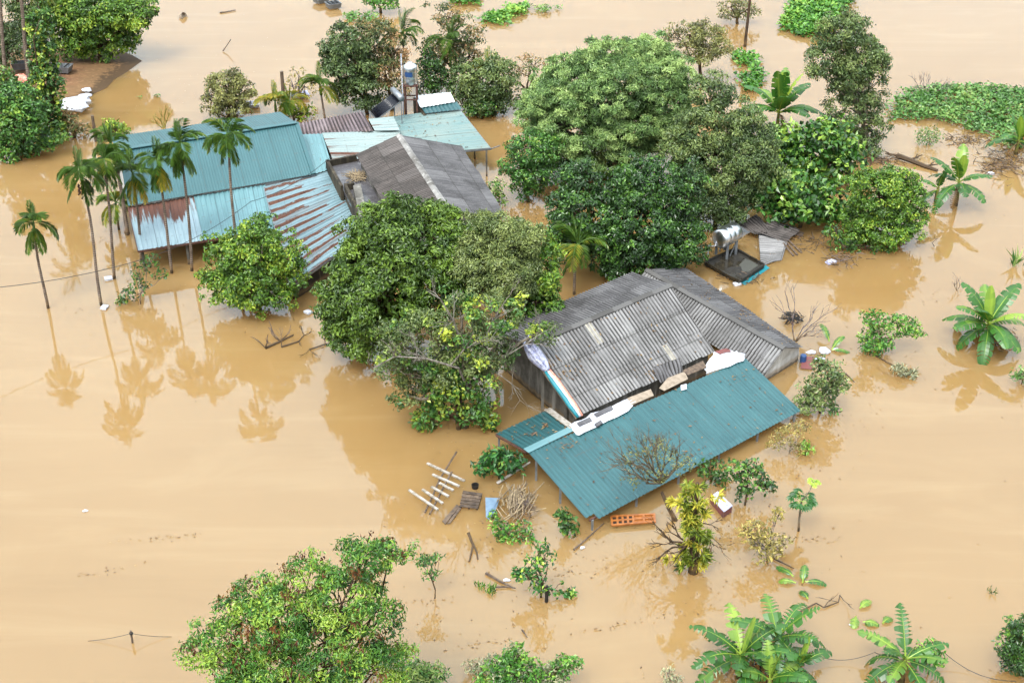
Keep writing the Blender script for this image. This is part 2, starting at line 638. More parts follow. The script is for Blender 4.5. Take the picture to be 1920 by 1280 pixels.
M['bark'] = bark_mat('brown_bark', '#4a3b2c', '#2e241b')
M['bark_pale'] = bark_mat('pale_bark', '#7a7164', '#57503f')
M['palm_bark'] = bark_mat('palm_bark', '#7d7064', '#4a4038', ring=2.6)
M['twig'] = bark_mat('lichen_twig', '#5f5747', '#3b3329')
M['deadwood'] = bark_mat('dead_wood', '#6a5f5d', '#3f3635')
M['deadpale'] = bark_mat('bleached_wood', '#77726a', '#4f4a43')
M['banana_stem'] = bark_mat('banana_stem', '#5d6a2c', '#4d3a22')

M['leaf_longan'] = leaf_mat('longan_leaf', '#1f3a0c', '#37540f', '#5d7d1e')
M['leaf_olive'] = leaf_mat('olive_leaf', '#2f451c', '#4c6036', '#70814a')
M['leaf_bright'] = leaf_mat('bright_leaf', '#27460c', '#467013', '#8aa321')
M['leaf_vine'] = leaf_mat('vine_leaf', '#1d3d12', '#376421', '#8c9f20')
M['leaf_feather'] = leaf_mat('feathery_leaf', '#395a30', '#587b46', '#8aa86c')
M['leaf_dark'] = leaf_mat('dark_glossy_leaf', '#1a3415', '#2a4f1f', '#588728', rough=.35)
M['leaf_shrub'] = leaf_mat('shrub_leaf', '#1a3a14', '#2f5f1c', '#7fa33a', rough=.38)
M['leaf_shade'] = leaf_mat('dull_dark_leaf', '#2a4020', '#445d34', '#687c48')
M['leaf_brown'] = leaf_mat('brownish_leaf', '#363a1e', '#555f34', '#79804c')
M['leaf_pink'] = leaf_mat('reddish_leaf', '#2c3f1c', '#4d5c34', '#8a6f52')
M['leaf_fore'] = leaf_mat('fresh_green_leaf', '#244a1c', '#3f7226', '#7d9c34')
M['leaf_pod'] = leaf_mat('brown_pod', '#33190f', '#4f2f1d', '#6e5227')
M['leaf_pale'] = leaf_mat('silted_leaf', '#5a5a30', '#77733a', '#98904f')
M['leaf_grey'] = leaf_mat('silted_grey_leaf', '#5c6554', '#7c8472', '#9aa08a')
M['leaf_strap'] = leaf_mat('strap_leaf', '#3a4f12', '#68801c', '#a8a62e')
M['leaf_weed'] = leaf_mat('water_weed_leaf', '#1d4a0f', '#3f7a1c', '#7ea238')
M['leaf_weed_dull'] = leaf_mat('dull_weed_leaf', '#2c5522', '#4a7a36', '#83985a')
M['leaf_papaya'] = leaf_mat('papaya_leaf', '#173d1a', '#2a6528', '#8aa91f')
M['leaf_palm'] = leaf_mat('palm_leaf', '#1e3a14', '#456a1c', '#a5981f')
M['leaf_banana'] = leaf_mat('banana_leaf', '#1c4419', '#2f6120', '#84a336', rough=.35, trans=.3)
M['leaf_dry'] = leaf_mat('dry_leaf', '#3f2d1c', '#5f4a2c', '#76643f')

# ------------------------------------------------------------------ setting: water, mud
mb = MB()
gx = np.concatenate([[-900, -300], np.linspace(-80, 80, 41), [300, 900]])
gy = np.concatenate([[-200, 0], np.linspace(20, 150, 40), [400, 1500]])
V = [(x, y, 0) for y in gy for x in gx]
nx = len(gx)
F = [(j * nx + i, j * nx + i + 1, (j + 1) * nx + i + 1, (j + 1) * nx + i) for j in range(len(gy) - 1) for i in range(nx - 1)]
tag(mb.add(V, F).build('water', M['water'], smooth=True), 'brown flood water covering the whole village ground', None, None, 'structure')


def mound(name, cpx, rx, ry, h, seed, label):
    """a low bank of mud rising out of the water"""
    rng = np.random.default_rng(seed)
    c = G(*cpx)
    mb = MB()
    n, m = 36, 7
    ph = rng.uniform(0, 6.28, 6)
    V = [(c[0], c[1], h)]
    for j in range(1, m + 1):
        for k in range(n):
            a = 2 * pi * k / n
            w_ = 1 + .16 * sin(2 * a + ph[0]) + .1 * sin(3 * a + ph[1]) + .07 * sin(7 * a + ph[2]) + .04 * sin(13 * a + ph[3])
            r = j / m
            V.append((c[0] + rx * w_ * r * cos(a), c[1] + ry * w_ * r * sin(a), (h + 1.6) * (1 - r ** 3.0) - 1.6 + .05 * sin(9 * r + ph[4] + 3 * a)))
    F = [(0, 1 + k, 1 + (k + 1) % n) for k in range(n)]
    for j in range(m - 1):
        for k in range(n):
            F.append((1 + j * n + k, 1 + (j + 1) * n + k, 1 + (j + 1) * n + (k + 1) % n, 1 + j * n + (k + 1) % n))
    tag(mb.add(V, F).build(name, M['mud'], smooth=True), label, None, None, 'structure')


mound('mud_bank', (62, 150), 9.5, 15, .34, 3, 'bare brown mud bank rising from the flood beside the vine covered tree')

def leaves(mb, P, D, Nn, L, Wd, T, fold=.18, curl=.15):
    """diamond leaves: base P, direction D, face normal Nn, length L, width Wd, tint T"""
    k = len(P)
    D = nrm(D)
    S = nrm(np.cross(D, Nn))
    Nn = nrm(np.cross(S, D))
    L = L[:, None]
    Wd = Wd[:, None]
    tip = P + D * L - Nn * L * curl
    mid_ = P + D * L * .45
    r = mid_ + S * Wd * .5 + Nn * Wd * fold
    l = mid_ - S * Wd * .5 + Nn * Wd * fold
    V = np.stack([P, r, tip, l], 1).reshape(-1, 3)
    i = np.arange(k) * 4
    F = np.concatenate([np.stack([i, i + 1, i + 2], 1), np.stack([i, i + 2, i + 3], 1)])
    mb.add(V, F, t=np.repeat(np.clip(T, 0, 1), 4))


# ------------------------------------------------------------------ roofs and buildings
def lerp(a, b, t):
    return np.asarray(a) * (1 - t) + np.asarray(b) * t


def sheet(mb, q, pitch=.18, amp=.025, courses=1, prof='sine', seed=0, sub=6, rag=0.0, wob=.0):
    """corrugated sheeting over the quad q = (top-left, top-right, bottom-right, bottom-left); ribs run top to bottom"""
    rng = np.random.default_rng(seed)
    a, b, c, d = [np.asarray(p, float) for p in q]
    Wd = .5 * (np.linalg.norm(b - a) + np.linalg.norm(c - d))
    L = .5 * (np.linalg.norm(d - a) + np.linalg.norm(c - b))
    n = max(2, int(round(Wd / pitch)))
    nu = n * sub
    nv = 5
    nm = nrm(np.cross(d - a, b - a))
    if nm[2] < 0:
        nm = -nm
    u = np.linspace(0, 1, nu + 1)
    ph = (u * n) % 1
    if prof == 'sine':
        pr = np.sin(2 * pi * ph)
        gr = pr * .5 + .5
    else:       # trapezoid rib
        pr = np.clip(1.6 * np.cos(2 * pi * ph) - .2, -.6, 1)
        gr = pr * .5 + .5
    for k in range(courses):
        ov = .04 if k < courses - 1 else 0
        v0, v1 = k / courses, (k + 1) / courses + ov / L * 2
        v1 = min(v1, 1)
        vs = np.linspace(v0, v1, nv + 1)
        panel = np.floor(u * n / 5.0).astype(int)
        pj = rng.normal(0, 1, panel.max() + 1)
        ragv = np.clip(pj[panel], -2, 2) * rag
        V, UVs, T = [], [], []
        for i, v in enumerate(vs):
            s = (v - v0) / (v1 - v0)
            vv = v + (ragv / L if i == nv else 0)
            P0 = (a[None] * (1 - u[:, None]) + b[None] * u[:, None])
            P1 = (d[None] * (1 - u[:, None]) + c[None] * u[:, None])
            vv = np.broadcast_to(np.asarray(vv), u.shape)[:, None]
            P = P0 * (1 - vv) + P1 * vv
            hgt = pr * amp + s * .03 * (courses > 1) + np.abs(pj[panel]) * .008 + wob * np.sin(u * 9 + seed) * np.sin(v * 4 + seed)
            V.append(P + nm[None] * hgt[:, None])
            UVs.append(np.stack([u * Wd, np.full_like(u, v * L)], 1))
            T.append(gr)
        i = np.arange(nu)
        F = np.concatenate([np.stack([j * (nu + 1) + i, (j + 1) * (nu + 1) + i, (j + 1) * (nu + 1) + i + 1, j * (nu + 1) + i + 1], 1) for j in range(nv)])
        mb.add(np.vstack(V), F, np.vstack(UVs), np.concatenate(T))
    return mb


def wall(mb, p0, p1, z0, z1, th=.2, zb=-1.5):
    """upright wall from p0 to p1 whose top runs from height z0 to z1"""
    p0, p1 = np.array(p0[:2]), np.array(p1[:2])
    d = nrm(p1 - p0)
    s = np.array([-d[1], d[0]]) * th / 2
    V = []
    for zz in ((zb, zb), (z0, z1)):
        for p, z in ((p0 - s, zz[0]), (p1 - s, zz[1]), (p1 + s, zz[1]), (p0 + s, zz[0])):
            V.append((p[0], p[1], z))
    return mb.add(V, [(3, 2, 1, 0), (4, 5, 6, 7), (0, 1, 5, 4), (1, 2, 6, 5), (2, 3, 7, 6), (3, 0, 4, 7)])


def ridge_cap(mb, a, b, wd=.16, th=.05, seed=0, seg=1.1, drop=.07):
    """short lapped angle pieces along a ridge"""
    rng = np.random.default_rng(seed)
    a, b = np.array(a), np.array(b)
    L = np.linalg.norm(b - a)
    n = max(1, int(L / seg))
    d = (b - a) / L
    s = nrm(np.cross(d, UP))
    for i in range(n):
        p0 = a + d * (L * i / n - .02)
        p1 = a + d * (L * (i + 1) / n + .04)
        z = UP * (.05 + .012 * (i % 2) + rng.uniform(0, .01))
        V = []
        for p in (p0, p1):
            V += [p + z - s * wd - UP * drop, p + z + UP * .02, p + z + s * wd - UP * drop, p + z - s * wd - UP * (drop + th), p + z - UP * th, p + z + s * wd - UP * (drop + th)]
        mb.add(V, [(0, 1, 7, 6), (1, 2, 8, 7), (3, 9, 10, 4), (4, 10, 11, 5), (0, 6, 9, 3), (2, 5, 11, 8), (0, 3, 4, 1), (1, 4, 5, 2), (6, 7, 10, 9), (7, 8, 11, 10)], t=rng.uniform(.3, .7))


def inset(pts, f):
    pts = np.array(pts)
    c = pts.mean(0)
    return [c + (p - c) * f for p in pts]


# ---- B1: big grey gabled house at the right
zr, ze = 3.4, 1.25
a, b = G(988, 648, zr), G(1256, 534, zr)
c, d = G(1340, 660, ze), G(1083, 782, ze)
ba, bb = G(926, 620, 2.1), G(1186, 511, 2.1)
hs_ = thing('house', 'flooded house with a big grey corrugated gable roof and pale loose panels', 'house', (*(a + b + c + d)[:2] / 4, 0))
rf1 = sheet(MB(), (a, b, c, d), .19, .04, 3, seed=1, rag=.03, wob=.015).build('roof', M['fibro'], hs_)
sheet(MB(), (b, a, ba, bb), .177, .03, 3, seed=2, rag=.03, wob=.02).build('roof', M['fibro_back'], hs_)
m_ = MB()
ridge_cap(m_, a, b, seed=2)
m_.build('ridge_cap', M['fibro'], rf1)
dr = nrm(b - a)
wa, wd_, wb_ = a + dr * .55, d + dr * .55 + (a - d) * .06, ba + dr * .55 + (a - ba) * .06
m_ = MB()
s_ = dr * .1
V = []
for off in (-s_, s_):
    V += [(*(wd_ + off)[:2], -1.5), (*(wd_ + off)[:2], wd_[2] - .08), (*(wa + off)[:2], wa[2] - .12), (*(wb_ + off)[:2], wb_[2] - .08), (*(wb_ + off)[:2], -1.5)]
m_.add(V, [(4, 3, 2, 1, 0), (5, 6, 7, 8, 9)] + [(i, (i + 1) % 5, 5 + (i + 1) % 5, 5 + i) for i in range(5)])
m_.build('gable_wall', M['concrete'], hs_)
m_ = MB()
for k in (.18, .42, .66, .9):
    p = lerp(wa, wd_, k)
    m_.beam((*(p - dr * .12)[:2], -.6), (*(p - dr * .12)[:2], p[2] - .2), .12, .1)
m_.build('pilaster', M['concrete'], hs_)
m_ = MB()
e1, e2 = d + dr * .5 + (a - d) * .07, c - dr * .3 + (b - c) * .07
wall(m_, e1, e2, ze - .02, ze - .02)
wall(m_, ba + dr * .6 + (a - ba) * .07, bb + (b - bb) * .07, 1.95, 1.95)
m_.build('wall', M['concrete'], hs_)
# barge board on the left verge and two translucent panels laid on the slope
m_ = MB()
m_.beam(lerp(a, d, .02) - UP * .09, lerp(a, d, .99) - UP * .09, .06, .14)
m_.build('barge_board', M['pale_wood'], hs_)


def on_roof(q, u, v, lift):
    a, b, c, d = q
    p = lerp(lerp(a, b, u), lerp(d, c, u), v)
    n = nrm(np.cross(d - a, b - a))
    n = n if n[2] > 0 else -n
    return p + n * lift


RB1 = (a, b, c, d)
for u0, u1, v0, v1 in ((.37, .415, .04, .33), (.715, .745, .66, .9)):
    m_ = MB()
    sheet(m_, [on_roof(RB1, u0, v0, .035), on_roof(RB1, u1, v0, .035), on_roof(RB1, u1, v1, .05), on_roof(RB1, u0, v1, .05)], .177, .022)
    m_.build('light_panel', M['dull_panel'], rf1)
m_ = MB()
sheet(m_, [on_roof(RB1, .555, .86, .25), on_roof(RB1, .74, .9, .34), on_roof(RB1, .72, 1.08, .12), on_roof(RB1, .56, 1.06, .08)], .177, .05, wob=.07)
m_.build('broken_sheet', M['fibro_back'], rf1)

# ---- B2: lower wing running away to the right
zr2, ze2 = 1.55, .42
a2, b2 = G(1213, 505, zr2), G(1471, 652, zr2)
c2, d2 = G(1433, 706, ze2), G(1175, 551, ze2)
e2b, f2b = G(1505, 652, .72), G(1286, 503, .72)
wg = thing('outbuilding', 'low grey wing roof with a white gable end facing floating rubbish', 'outbuilding', (*(a2 + b2)[:2] / 2, 0))
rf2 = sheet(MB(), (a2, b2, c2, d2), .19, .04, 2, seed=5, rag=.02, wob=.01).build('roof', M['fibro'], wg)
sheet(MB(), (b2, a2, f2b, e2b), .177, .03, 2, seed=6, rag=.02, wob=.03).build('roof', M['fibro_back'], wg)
m_ = MB()
ridge_cap(m_, a2, b2, seed=7)
m_.build('ridge_cap', M['fibro'], rf2)
dr2 = nrm(b2 - a2)
m_ = MB()
wa, wd_, wb_ = b2 - dr2 * .2, c2 - dr2 * .2 + (b2 - c2) * .05, e2b - dr2 * .2 + (b2 - e2b) * .08
V = []
for off in (-dr2 * .08, dr2 * .08):
    V += [(*(wd_ + off)[:2], -1.5), (*(wd_ + off)[:2], wd_[2] - .06), (*(wa + off)[:2], wa[2] - .08), (*(wb_ + off)[:2], wb_[2] - .06), (*(wb_ + off)[:2], -1.5)]
m_.add(V, [(4, 3, 2, 1, 0), (5, 6, 7, 8, 9)] + [(i, (i + 1) % 5, 5 + (i + 1) % 5, 5 + i) for i in range(5)])
m_.build('gable_wall', M['plaster'], wg)
m_ = MB()
wall(m_, f2b + (a2 - f2b) * .08, e2b + (b2 - e2b) * .08 - dr2 * .2, .62, .62)
m_.build('wall', M['plaster'], wg)

# ---- B3: teal veranda roof in front
zt, zb = 1.16, .52
ta, tb = G(990, 848, zt), G(1398, 673, zt)
tcn, td = G(1501, 770, zb), G(1106, 981, zb)
vr = thing('veranda', 'wide teal sheet metal veranda roof nearly at water level with a notched corner', 'veranda', (*(ta + tb + tcn + td)[:2] / 4, 0))
RT = (ta, tb, tcn, td)
m_ = MB()
sheet(m_, (ta, tb, lerp(tb, tcn, .93), lerp(ta, td, .93)), .2, .022, 1, 'rib', seed=11, sub=8)
k0 = .035
sheet(m_, (lerp(lerp(ta, td, .93), lerp(tb, tcn, .93), k0), lerp(tb, tcn, .93), tcn, lerp(td, tcn, k0)), .2, .022, 1, 'rib', seed=11, sub=8)
rf3 = m_.build('roof', M['teal'], vr)
la, lb = G(930, 813, .95), G(1026, 768, 1.05)
lc, ld = G(1074, 804, 1.2), G(988, 846, 1.14)
m_ = MB()
sheet(m_, (lc, ld, la, lb), .2, .016, 1, 'rib', seed=12)
m_.build('side_roof', M['teal_dark'], vr)
m_ = MB()
m_.beam(lerp(ld, lc, -.02) + UP * .05, lerp(ld, lc, 1.02) + UP * .05, .34, .03)
m_.build('flashing', M['teal_pale'], rf3)
m_ = MB()
m_.beam(lb + UP * .05, lc + UP * .06, .3, .03)
m_.build('flashing', M['paint_white'], vr)
for u in np.linspace(.02, .98, 6):
    m_ = MB()
    p = on_roof(RT, u, .97, -.06)
    m_.beam((p[0], p[1], -1.5), (p[0], p[1], p[2]), .09, .09)
    m_.build('post', M['galv'], vr)
for p in (lerp(la, ld, .02), lerp(ta, td, .1), lerp(ta, td, .5)):
    m_ = MB()
    p = p + nrm(tb - ta) * .12
    m_.beam((p[0], p[1], -1.5), (p[0], p[1], p[2] - .05), .09, .09)
    m_.build('post', M['galv'], vr)
m_ = MB()
for v in (.02, .35, .68, .96):
    m_.beam(on_roof(RT, .01, v, -.07), on_roof(RT, .99, v, -.07), .06, .08)
m_.beam(la - UP * .07, ld - UP * .07, .06, .08)
m_.beam(la - UP * .07, lb - UP * .07, .06, .08)
m_.build('purlins', M['iron'], vr)

# things lying along the joint between grey roof and teal roof
def flat_piece(name, pts, z, th, mat, label, cat, group=None, curl=.0, seed=0, z2=None):
    """a thin board or sheet of given outline lying at height z"""
    rng = np.random.default_rng(seed)
    q = [G(x, y, z + (rng.uniform(-curl, curl) if curl else 0)) for x, y in pts]
    m = MB().slab(q, th)
    ctr = np.mean(q, 0)
    return build_top(m, name, mat, (ctr[0], ctr[1], ctr[2] - th), label, cat, group)


def roof_patch(name, pts, q, lift, th, mat, label, cat, group=None, folds=0.0, seed=0):
    """sheet of plastic or board lying on a roof plane: pts in photo pixels dropped on the plane"""
    a, b, c, d = q
    n = nrm(np.cross(d - a, b - a))
    n = n if n[2] > 0 else -n
    o = np.array([0, 0, HCAM])
    rng = np.random.default_rng(seed)
    P = []
    m = len(pts)
    for i in range(m):
        p0, p1 = pts[i], pts[(i + 1) % m]
        steps = 5 if folds else 1
        for k in range(steps):
            x, y = lerp(p0, p1, k / steps)
            r = ray(x + (rng.normal(0, folds) if folds else 0), y + (rng.normal(0, folds) if folds else 0))
            P.append(o + r * (((a - o) @ n + lift + (rng.uniform(0, .05) if folds else 0)) / (r @ n)))
    P = np.array(P)
    k = len(P)
    ctr = P.mean(0) + n * (.03 if folds else 0)
    Vv = np.vstack([P, P - n * th, [ctr], [ctr - n * th]])
    F = [(i, (i + 1) % k, 2 * k) for i in range(k)] + [(k + (i + 1) % k, k + i, 2 * k + 1) for i in range(k)] + [(i, k + i, k + (i + 1) % k, (i + 1) % k) for i in range(k)]
    mb_ = MB().add(Vv, F)
    return build_top(mb_, name, mat, P.mean(0), label, cat, group)


roof_patch('plastic_sheet', [(1068, 797), (1083, 818), (1175, 772), (1192, 755), (1180, 745), (1120, 772)], RT, .06, .01, M['white'], 'white plastic sheet folded over the left part of the roof joint', 'plastic sheet', folds=1.3, seed=4)
roof_patch('plastic_sheet', [(1320, 690), (1326, 700), (1396, 676), (1398, 664), (1370, 655), (1340, 660)], RT, .07, .01, M['white'], 'white plastic sheet bunched at the right end of the roof joint', 'plastic sheet', folds=1.2, seed=5)
roof_patch('plastic_sheet', [(1338, 658), (1362, 652), (1372, 658), (1350, 664)], RT, .12, .01, M['red'], 'small faded red plastic scrap beside the bunched white sheet', 'plastic sheet', folds=.6, seed=6)
for i, (pts, mt, lb_) in enumerate((
        ([(1176, 746), (1184, 759), (1226, 741), (1220, 729)], 'pale_wood', 'plywood board next to the folded white plastic sheet'),
        ([(1236, 727), (1246, 732), (1290, 710), (1284, 696), (1252, 708)], 'pale_wood', 'widest pale plywood board in the middle of the roof joint'),
        ([(1280, 694), (1290, 703), (1325, 688), (1318, 676)], 'wood', 'weathered grey board beside the bunched white sheet'))):
    roof_patch('board', pts, RT, .1 + .03 * i, .03, M[mt], lb_, 'board', 'loose boards on the roof joint')
for i, (pts, lb_) in enumerate((([(1082, 792), (1087, 798), (1110, 788), (1106, 781)], 'dark flat stone weighting the lower left of the white sheet'),
                                ([(1114, 775), (1119, 781), (1150, 766), (1146, 760)], 'longest grey brick weighting the white sheet'),
                                ([(1115, 794), (1120, 799), (1130, 792), (1126, 787)], 'smallest grey brick near the front edge of the white sheet'))):
    roof_patch('brick', pts, RT, .16, .08, M['slab'], lb_, 'brick', 'bricks holding down the white sheet')
roof_patch('paper_sheet', [(1276, 722), (1277, 732), (1288, 729), (1287, 719)], RT, .07, .008, M['white'], 'small square of white paper stuck on the teal roof', 'paper')

def roof_litter(q, n, seed, lift=.05, clump=None):
    rng = np.random.default_rng(seed)
    mb = MB()
    uv_ = rng.random((n, 2)) * .94 + .03
    if clump:
        cs = np.array(clump)
        pick = rng.integers(0, len(cs), n // 2)
        uv_[:n // 2] = np.clip(cs[pick] + rng.normal(0, .035, (n // 2, 2)), .02, .98)
    P = np.array([on_roof(q, u, v, lift) for u, v in uv_])
    D = nrm(rng.normal(0, 1, (n, 3)))
    sl_ = nrm(np.cross(np.asarray(q[3]) - q[0], np.asarray(q[1]) - q[0]))
    sl_ = sl_ if sl_[2] > 0 else -sl_
    D = D - np.outer(D @ sl_, sl_)
    leaves(mb, P, D, np.repeat(sl_[None], n, 0) + rng.normal(0, .15, (n, 3)), rng.uniform(.07, .2, n), rng.uniform(.03, .09, n), rng.random(n))
    tag(mb.build('roof_litter', M['leaf_dry']), 'dead leaves and twigs lying on a roof', None, None, 'stuff')


# striped tarp rolled along the verge of the big roof
q0 = [on_roof(RB1, .0, t, .10) for t in np.linspace(-.02, 1.02, 14)]
m_ = MB()
tp = thing('tarp', 'rolled white plastic tarp with cyan and salmon stripes along the roof verge', 'tarp', q0[6])
rng = np.random.default_rng(8)
wds = np.interp(np.linspace(0, 1, 14), [0, .12, .28, .36, .6, 1], [.16, .34, .3, .14, .2, .16])
m_.tube([p + np.array([rng.normal(0, .02), rng.normal(0, .02), .05]) for p in q0[:6]], wds[:6], 9)
for k in range(7):
    o_ = rng.normal(0, .14, 3)
    m_.tube([q0[0] + o_ * .8 + UP * .2, q0[1] + o_ + UP * .25, q0[3] + o_ * .8 + UP * .18, q0[5] + o_ * .2 + UP * .1], [.06, .08, .06, .03], 6)
m_.build('roll', M['tarp'], tp, True)
for mt, off in (('cyan', -.09), ('white', .03), ('salmon', .14)):
    m_ = MB()
    m_.tube([p + dr * off + UP * (.03 + rng.uniform(0, .03)) for p in q0[5:]], np.interp(np.arange(9), [0, 2, 6, 8], [.05, .1, .1, .06]), 7)
    m_.build('stripe', M[mt], tp, True)

# ---- A1/A2: long teal roofed house at the upper left
zr, ze = 3.9, 2.15
a, b = G(222, 282, zr), G(556, 231, zr)
c, d = G(588, 327, ze), G(240, 386, ze)
e_, f_ = G(525, 210, 3.0), G(204, 258, 3.0)
h1 = thing('house', 'long teal metal roofed house behind the row of palms', 'house', (*(a + b + c + d)[:2] / 4, 0))
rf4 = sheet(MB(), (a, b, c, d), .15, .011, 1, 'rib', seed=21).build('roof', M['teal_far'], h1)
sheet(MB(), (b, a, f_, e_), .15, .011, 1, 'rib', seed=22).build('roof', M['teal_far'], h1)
m_ = MB()
m_.beam(a + UP * .06, b + UP * .06, .35, .04)
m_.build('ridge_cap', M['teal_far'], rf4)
m_ = MB()
m_.beam(b + UP * .05, c + UP * .05, .22, .05)
m_.build('verge_trim', M['teal_far'], rf4)
dr = nrm(b - a)
m_ = MB()
wall(m_, d + dr * .25 + (a - d) * .1, c - dr * .25 + (b - c) * .1, 2.2, 2.2)
wall(m_, f_ + dr * .3 + (a - f_) * .1, e_ - dr * .3 + (b - e_) * .1, 2.9, 2.9)
for s_, r_, x_, y_ in ((dr * .3, a, d, f_), (-dr * .3, b, c, e_)):
    wall(m_, x_ + s_ + (r_ - x_) * .1, r_ + s_, x_[2] + .05, r_[2] - .15)
    wall(m_, r_ + s_, y_ + s_ + (r_ - y_) * .1, r_[2] - .15, y_[2] + .02)
m_.build('wall', M['plaster'], h1)
p0, p1, p2, p3 = G(240, 389, 1.98), G(497, 346, 1.98), G(515, 430, 1.34), G(259, 470, 1.33)
k = .47
m_ = MB()
sheet(m_, (p0, lerp(p0, p1, k), lerp(p3, p2, k), p3), .25, .03, 1, 'rib', seed=23, wob=.02)
m_.build('porch_roof', M['rusty_porch'], h1)['label'] = 'rust streaked whitish porch sheets'
m_ = MB()
sheet(m_, (lerp(p0, p1, k) + UP * .02, p1 + UP * .02, p2 + UP * .02, lerp(p3, p2, k) + UP * .02), .25, .03, 1, 'rib', seed=24, wob=.02)
m_.build('porch_roof', M['teal_pale'], h1)['label'] = 'faded teal porch sheets'
for t in (.03, .35, .66, .97):
    m_ = MB()
    p = lerp(p3, p2, t) + (p0 - p3) * .05
    m_.beam((p[0], p[1], -1.5), (p[0], p[1], p[2] - .04), .12, .12)
    m_.build('post', M['concrete'], h1)
m_ = MB()
m_.beam(p3 - UP * .06, p2 - UP * .06, .07, .1)
m_.beam(p3 - UP * .06, p0 - UP * .06, .07, .1)
m_.build('fascia', M['iron'], h1)
q = [G(566, 252, 2.75), G(604, 251, 2.75), G(624, 316, 2.1), G(591, 326, 2.1)]
m_ = MB()
sheet(m_, q, .25, .018, 1, 'rib', seed=25)
m_.build('lean_to_roof', M['teal_pale'], h1)

# ---- A3: rusty lean-to in front
q = (G(495, 351, 2.0), G(625, 319, 2.0), G(692, 432, 1.45), G(545, 538, 1.05))
sh = thing('shed', 'shed roofed with pale blue sheets striped with long rust bands', 'shed', (*np.mean(q, 0)[:2], 0))
m_ = MB()
sheet(m_, (q[0], q[3], q[2], q[1]), .3, .03, 1, 'rib', seed=31, wob=.015)
m_.build('roof', M['rusty'], sh)
m_ = MB()
bl, br = q[3] + (q[0] - q[3]) * .05, q[2] + (q[1] - q[2]) * .05
wall(m_, bl + (br - bl) * .03, br, .95, 1.3)
wall(m_, q[0] + (q[1] - q[0]) * .04, bl + (br - bl) * .03, 1.85, .95)
m_.build('wall', M['concrete_dark'], sh)
m_ = MB()
m_.beam(q[3] - UP * .06, q[2] - UP * .06, .06, .1)
m_.beam(q[3] - UP * .06, q[0] - UP * .06, .06, .1)
m_.build('fascia', M['galv'], sh)

# ---- A4 + A5: dark gabled house with a flat concrete terrace
zr, ze = 4.0, 2.95
a, b = G(748, 253, zr), G(842, 396, zr)
dL, cL = G(668, 290, ze), G(748, 432, ze)
dR, cR = G(865, 275, ze), G(950, 408, ze)
h2 = thing('house', 'dark grey gabled house with a flat concrete terrace behind the round trees', 'house', (*(a + b)[:2] / 2, 0))
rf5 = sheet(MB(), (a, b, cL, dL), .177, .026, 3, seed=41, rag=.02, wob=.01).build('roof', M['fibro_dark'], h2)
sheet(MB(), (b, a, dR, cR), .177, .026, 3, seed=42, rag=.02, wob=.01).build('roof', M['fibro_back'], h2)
m_ = MB()
ridge_cap(m_, a, b, .17, seed=43)
m_.build('ridge_cap', M['pale_cap'], rf5)
dr = nrm(b - a)
m_ = MB()
wall(m_, dL + (a - dL) * .12 + dr * .2, cL + (b - cL) * .12 - dr * .2, 2.95, 2.95)
wall(m_, dR + (a - dR) * .12 + dr * .2, cR + (b - cR) * .12 - dr * .2, 2.9, 2.9)
for s_, r_, x_, y_ in ((dr * .25, a, dL, dR), (-dr * .25, b, cL, cR)):
    wall(m_, x_ + s_ + (r_ - x_) * .12, r_ + s_, 3.0, 3.85)
    wall(m_, r_ + s_, y_ + s_ + (r_ - y_) * .12, 3.85, 2.95)
m_.build('wall', M['concrete'], h2)
m_ = MB()
m_.slab([G(612, 303, 2.25), G(672, 292, 2.25), G(748, 432, 2.25), G(690, 440, 2.25), G(640, 350, 2.25)], .2)
ter = m_.build('terrace', M['slab'], h2)
m_ = MB()
for x_, y_ in (((613, 305), (668, 294)), ((613, 303), (641, 352)), ((646, 349), (664, 346)), ((648, 350), (692, 436))):
    p, q_ = G(*x_, 2.5), G(*y_, 2.5)
    wall(m_, p, q_, 2.62, 2.62, .16)
m_.build('parapet', M['concrete_dark'], ter)
m_ = MB()
m_.slab([G(662, 348, 2.75), G(676, 344, 2.75), G(690, 410, 2.75), G(676, 416, 2.75)], .5)
m_.build('stair_cover', M['concrete'], h2)
rng = np.random.default_rng(5)
m_ = MB()
for k in range(160):
    p = G(668 + rng.normal(0, 7), 329 + rng.normal(0, 4), 2.27 + rng.uniform(0, .12))
    a_ = rng.uniform(0, 6.28)
    m_.beam(p, p + np.array([cos(a_) * .4, sin(a_) * .4, rng.normal(0, .04)]), .03, .02, rng.uniform(.3, 1))
build_top(m_, 'straw_heap', M['straw'], G(668, 329, 2.26), 'small heap of pale straw on the grey concrete terrace', 'straw')

# ---- A6/A7: patchwork shed roofs behind
sh2 = thing('shed', 'patchwork shed with pale teal, rust red and stained grey sheets', 'shed', (*G(740, 240, 0)[:2], 0))
q7 = (G(737, 219, 2.3), G(860, 203, 2.3), G(920, 278, 1.75), G(757, 292, 1.9))
m_ = MB()
sheet(m_, (q7[0], q7[3], q7[2], q7[1]), .3, .02, 1, 'rib', seed=51)
m_.build('roof', M['cream'], sh2)['label'] = 'pale teal and cream banded sheets'
q6 = (G(604, 251, 2.7), G(750, 244, 2.35), G(745, 300, 2.2), G(624, 300, 2.4))
m_ = MB()
sheet(m_, (q6[0], q6[3], q6[2], q6[1]), .3, .03, 1, 'rib', seed=52, wob=.03)
m_.build('roof', M['rusty_red'], sh2)['label'] = 'rust red banded sheets'
q8 = (G(560, 231, 2.9), G(679, 209, 2.9), G(700, 246, 2.55), G(564, 254, 2.6))
m_ = MB()
sheet(m_, q8, .22, .045, 1, seed=53, wob=.02)
m_.build('roof', M['fibro_red'], sh2)['label'] = 'stained grey corrugated sheets with a hole'
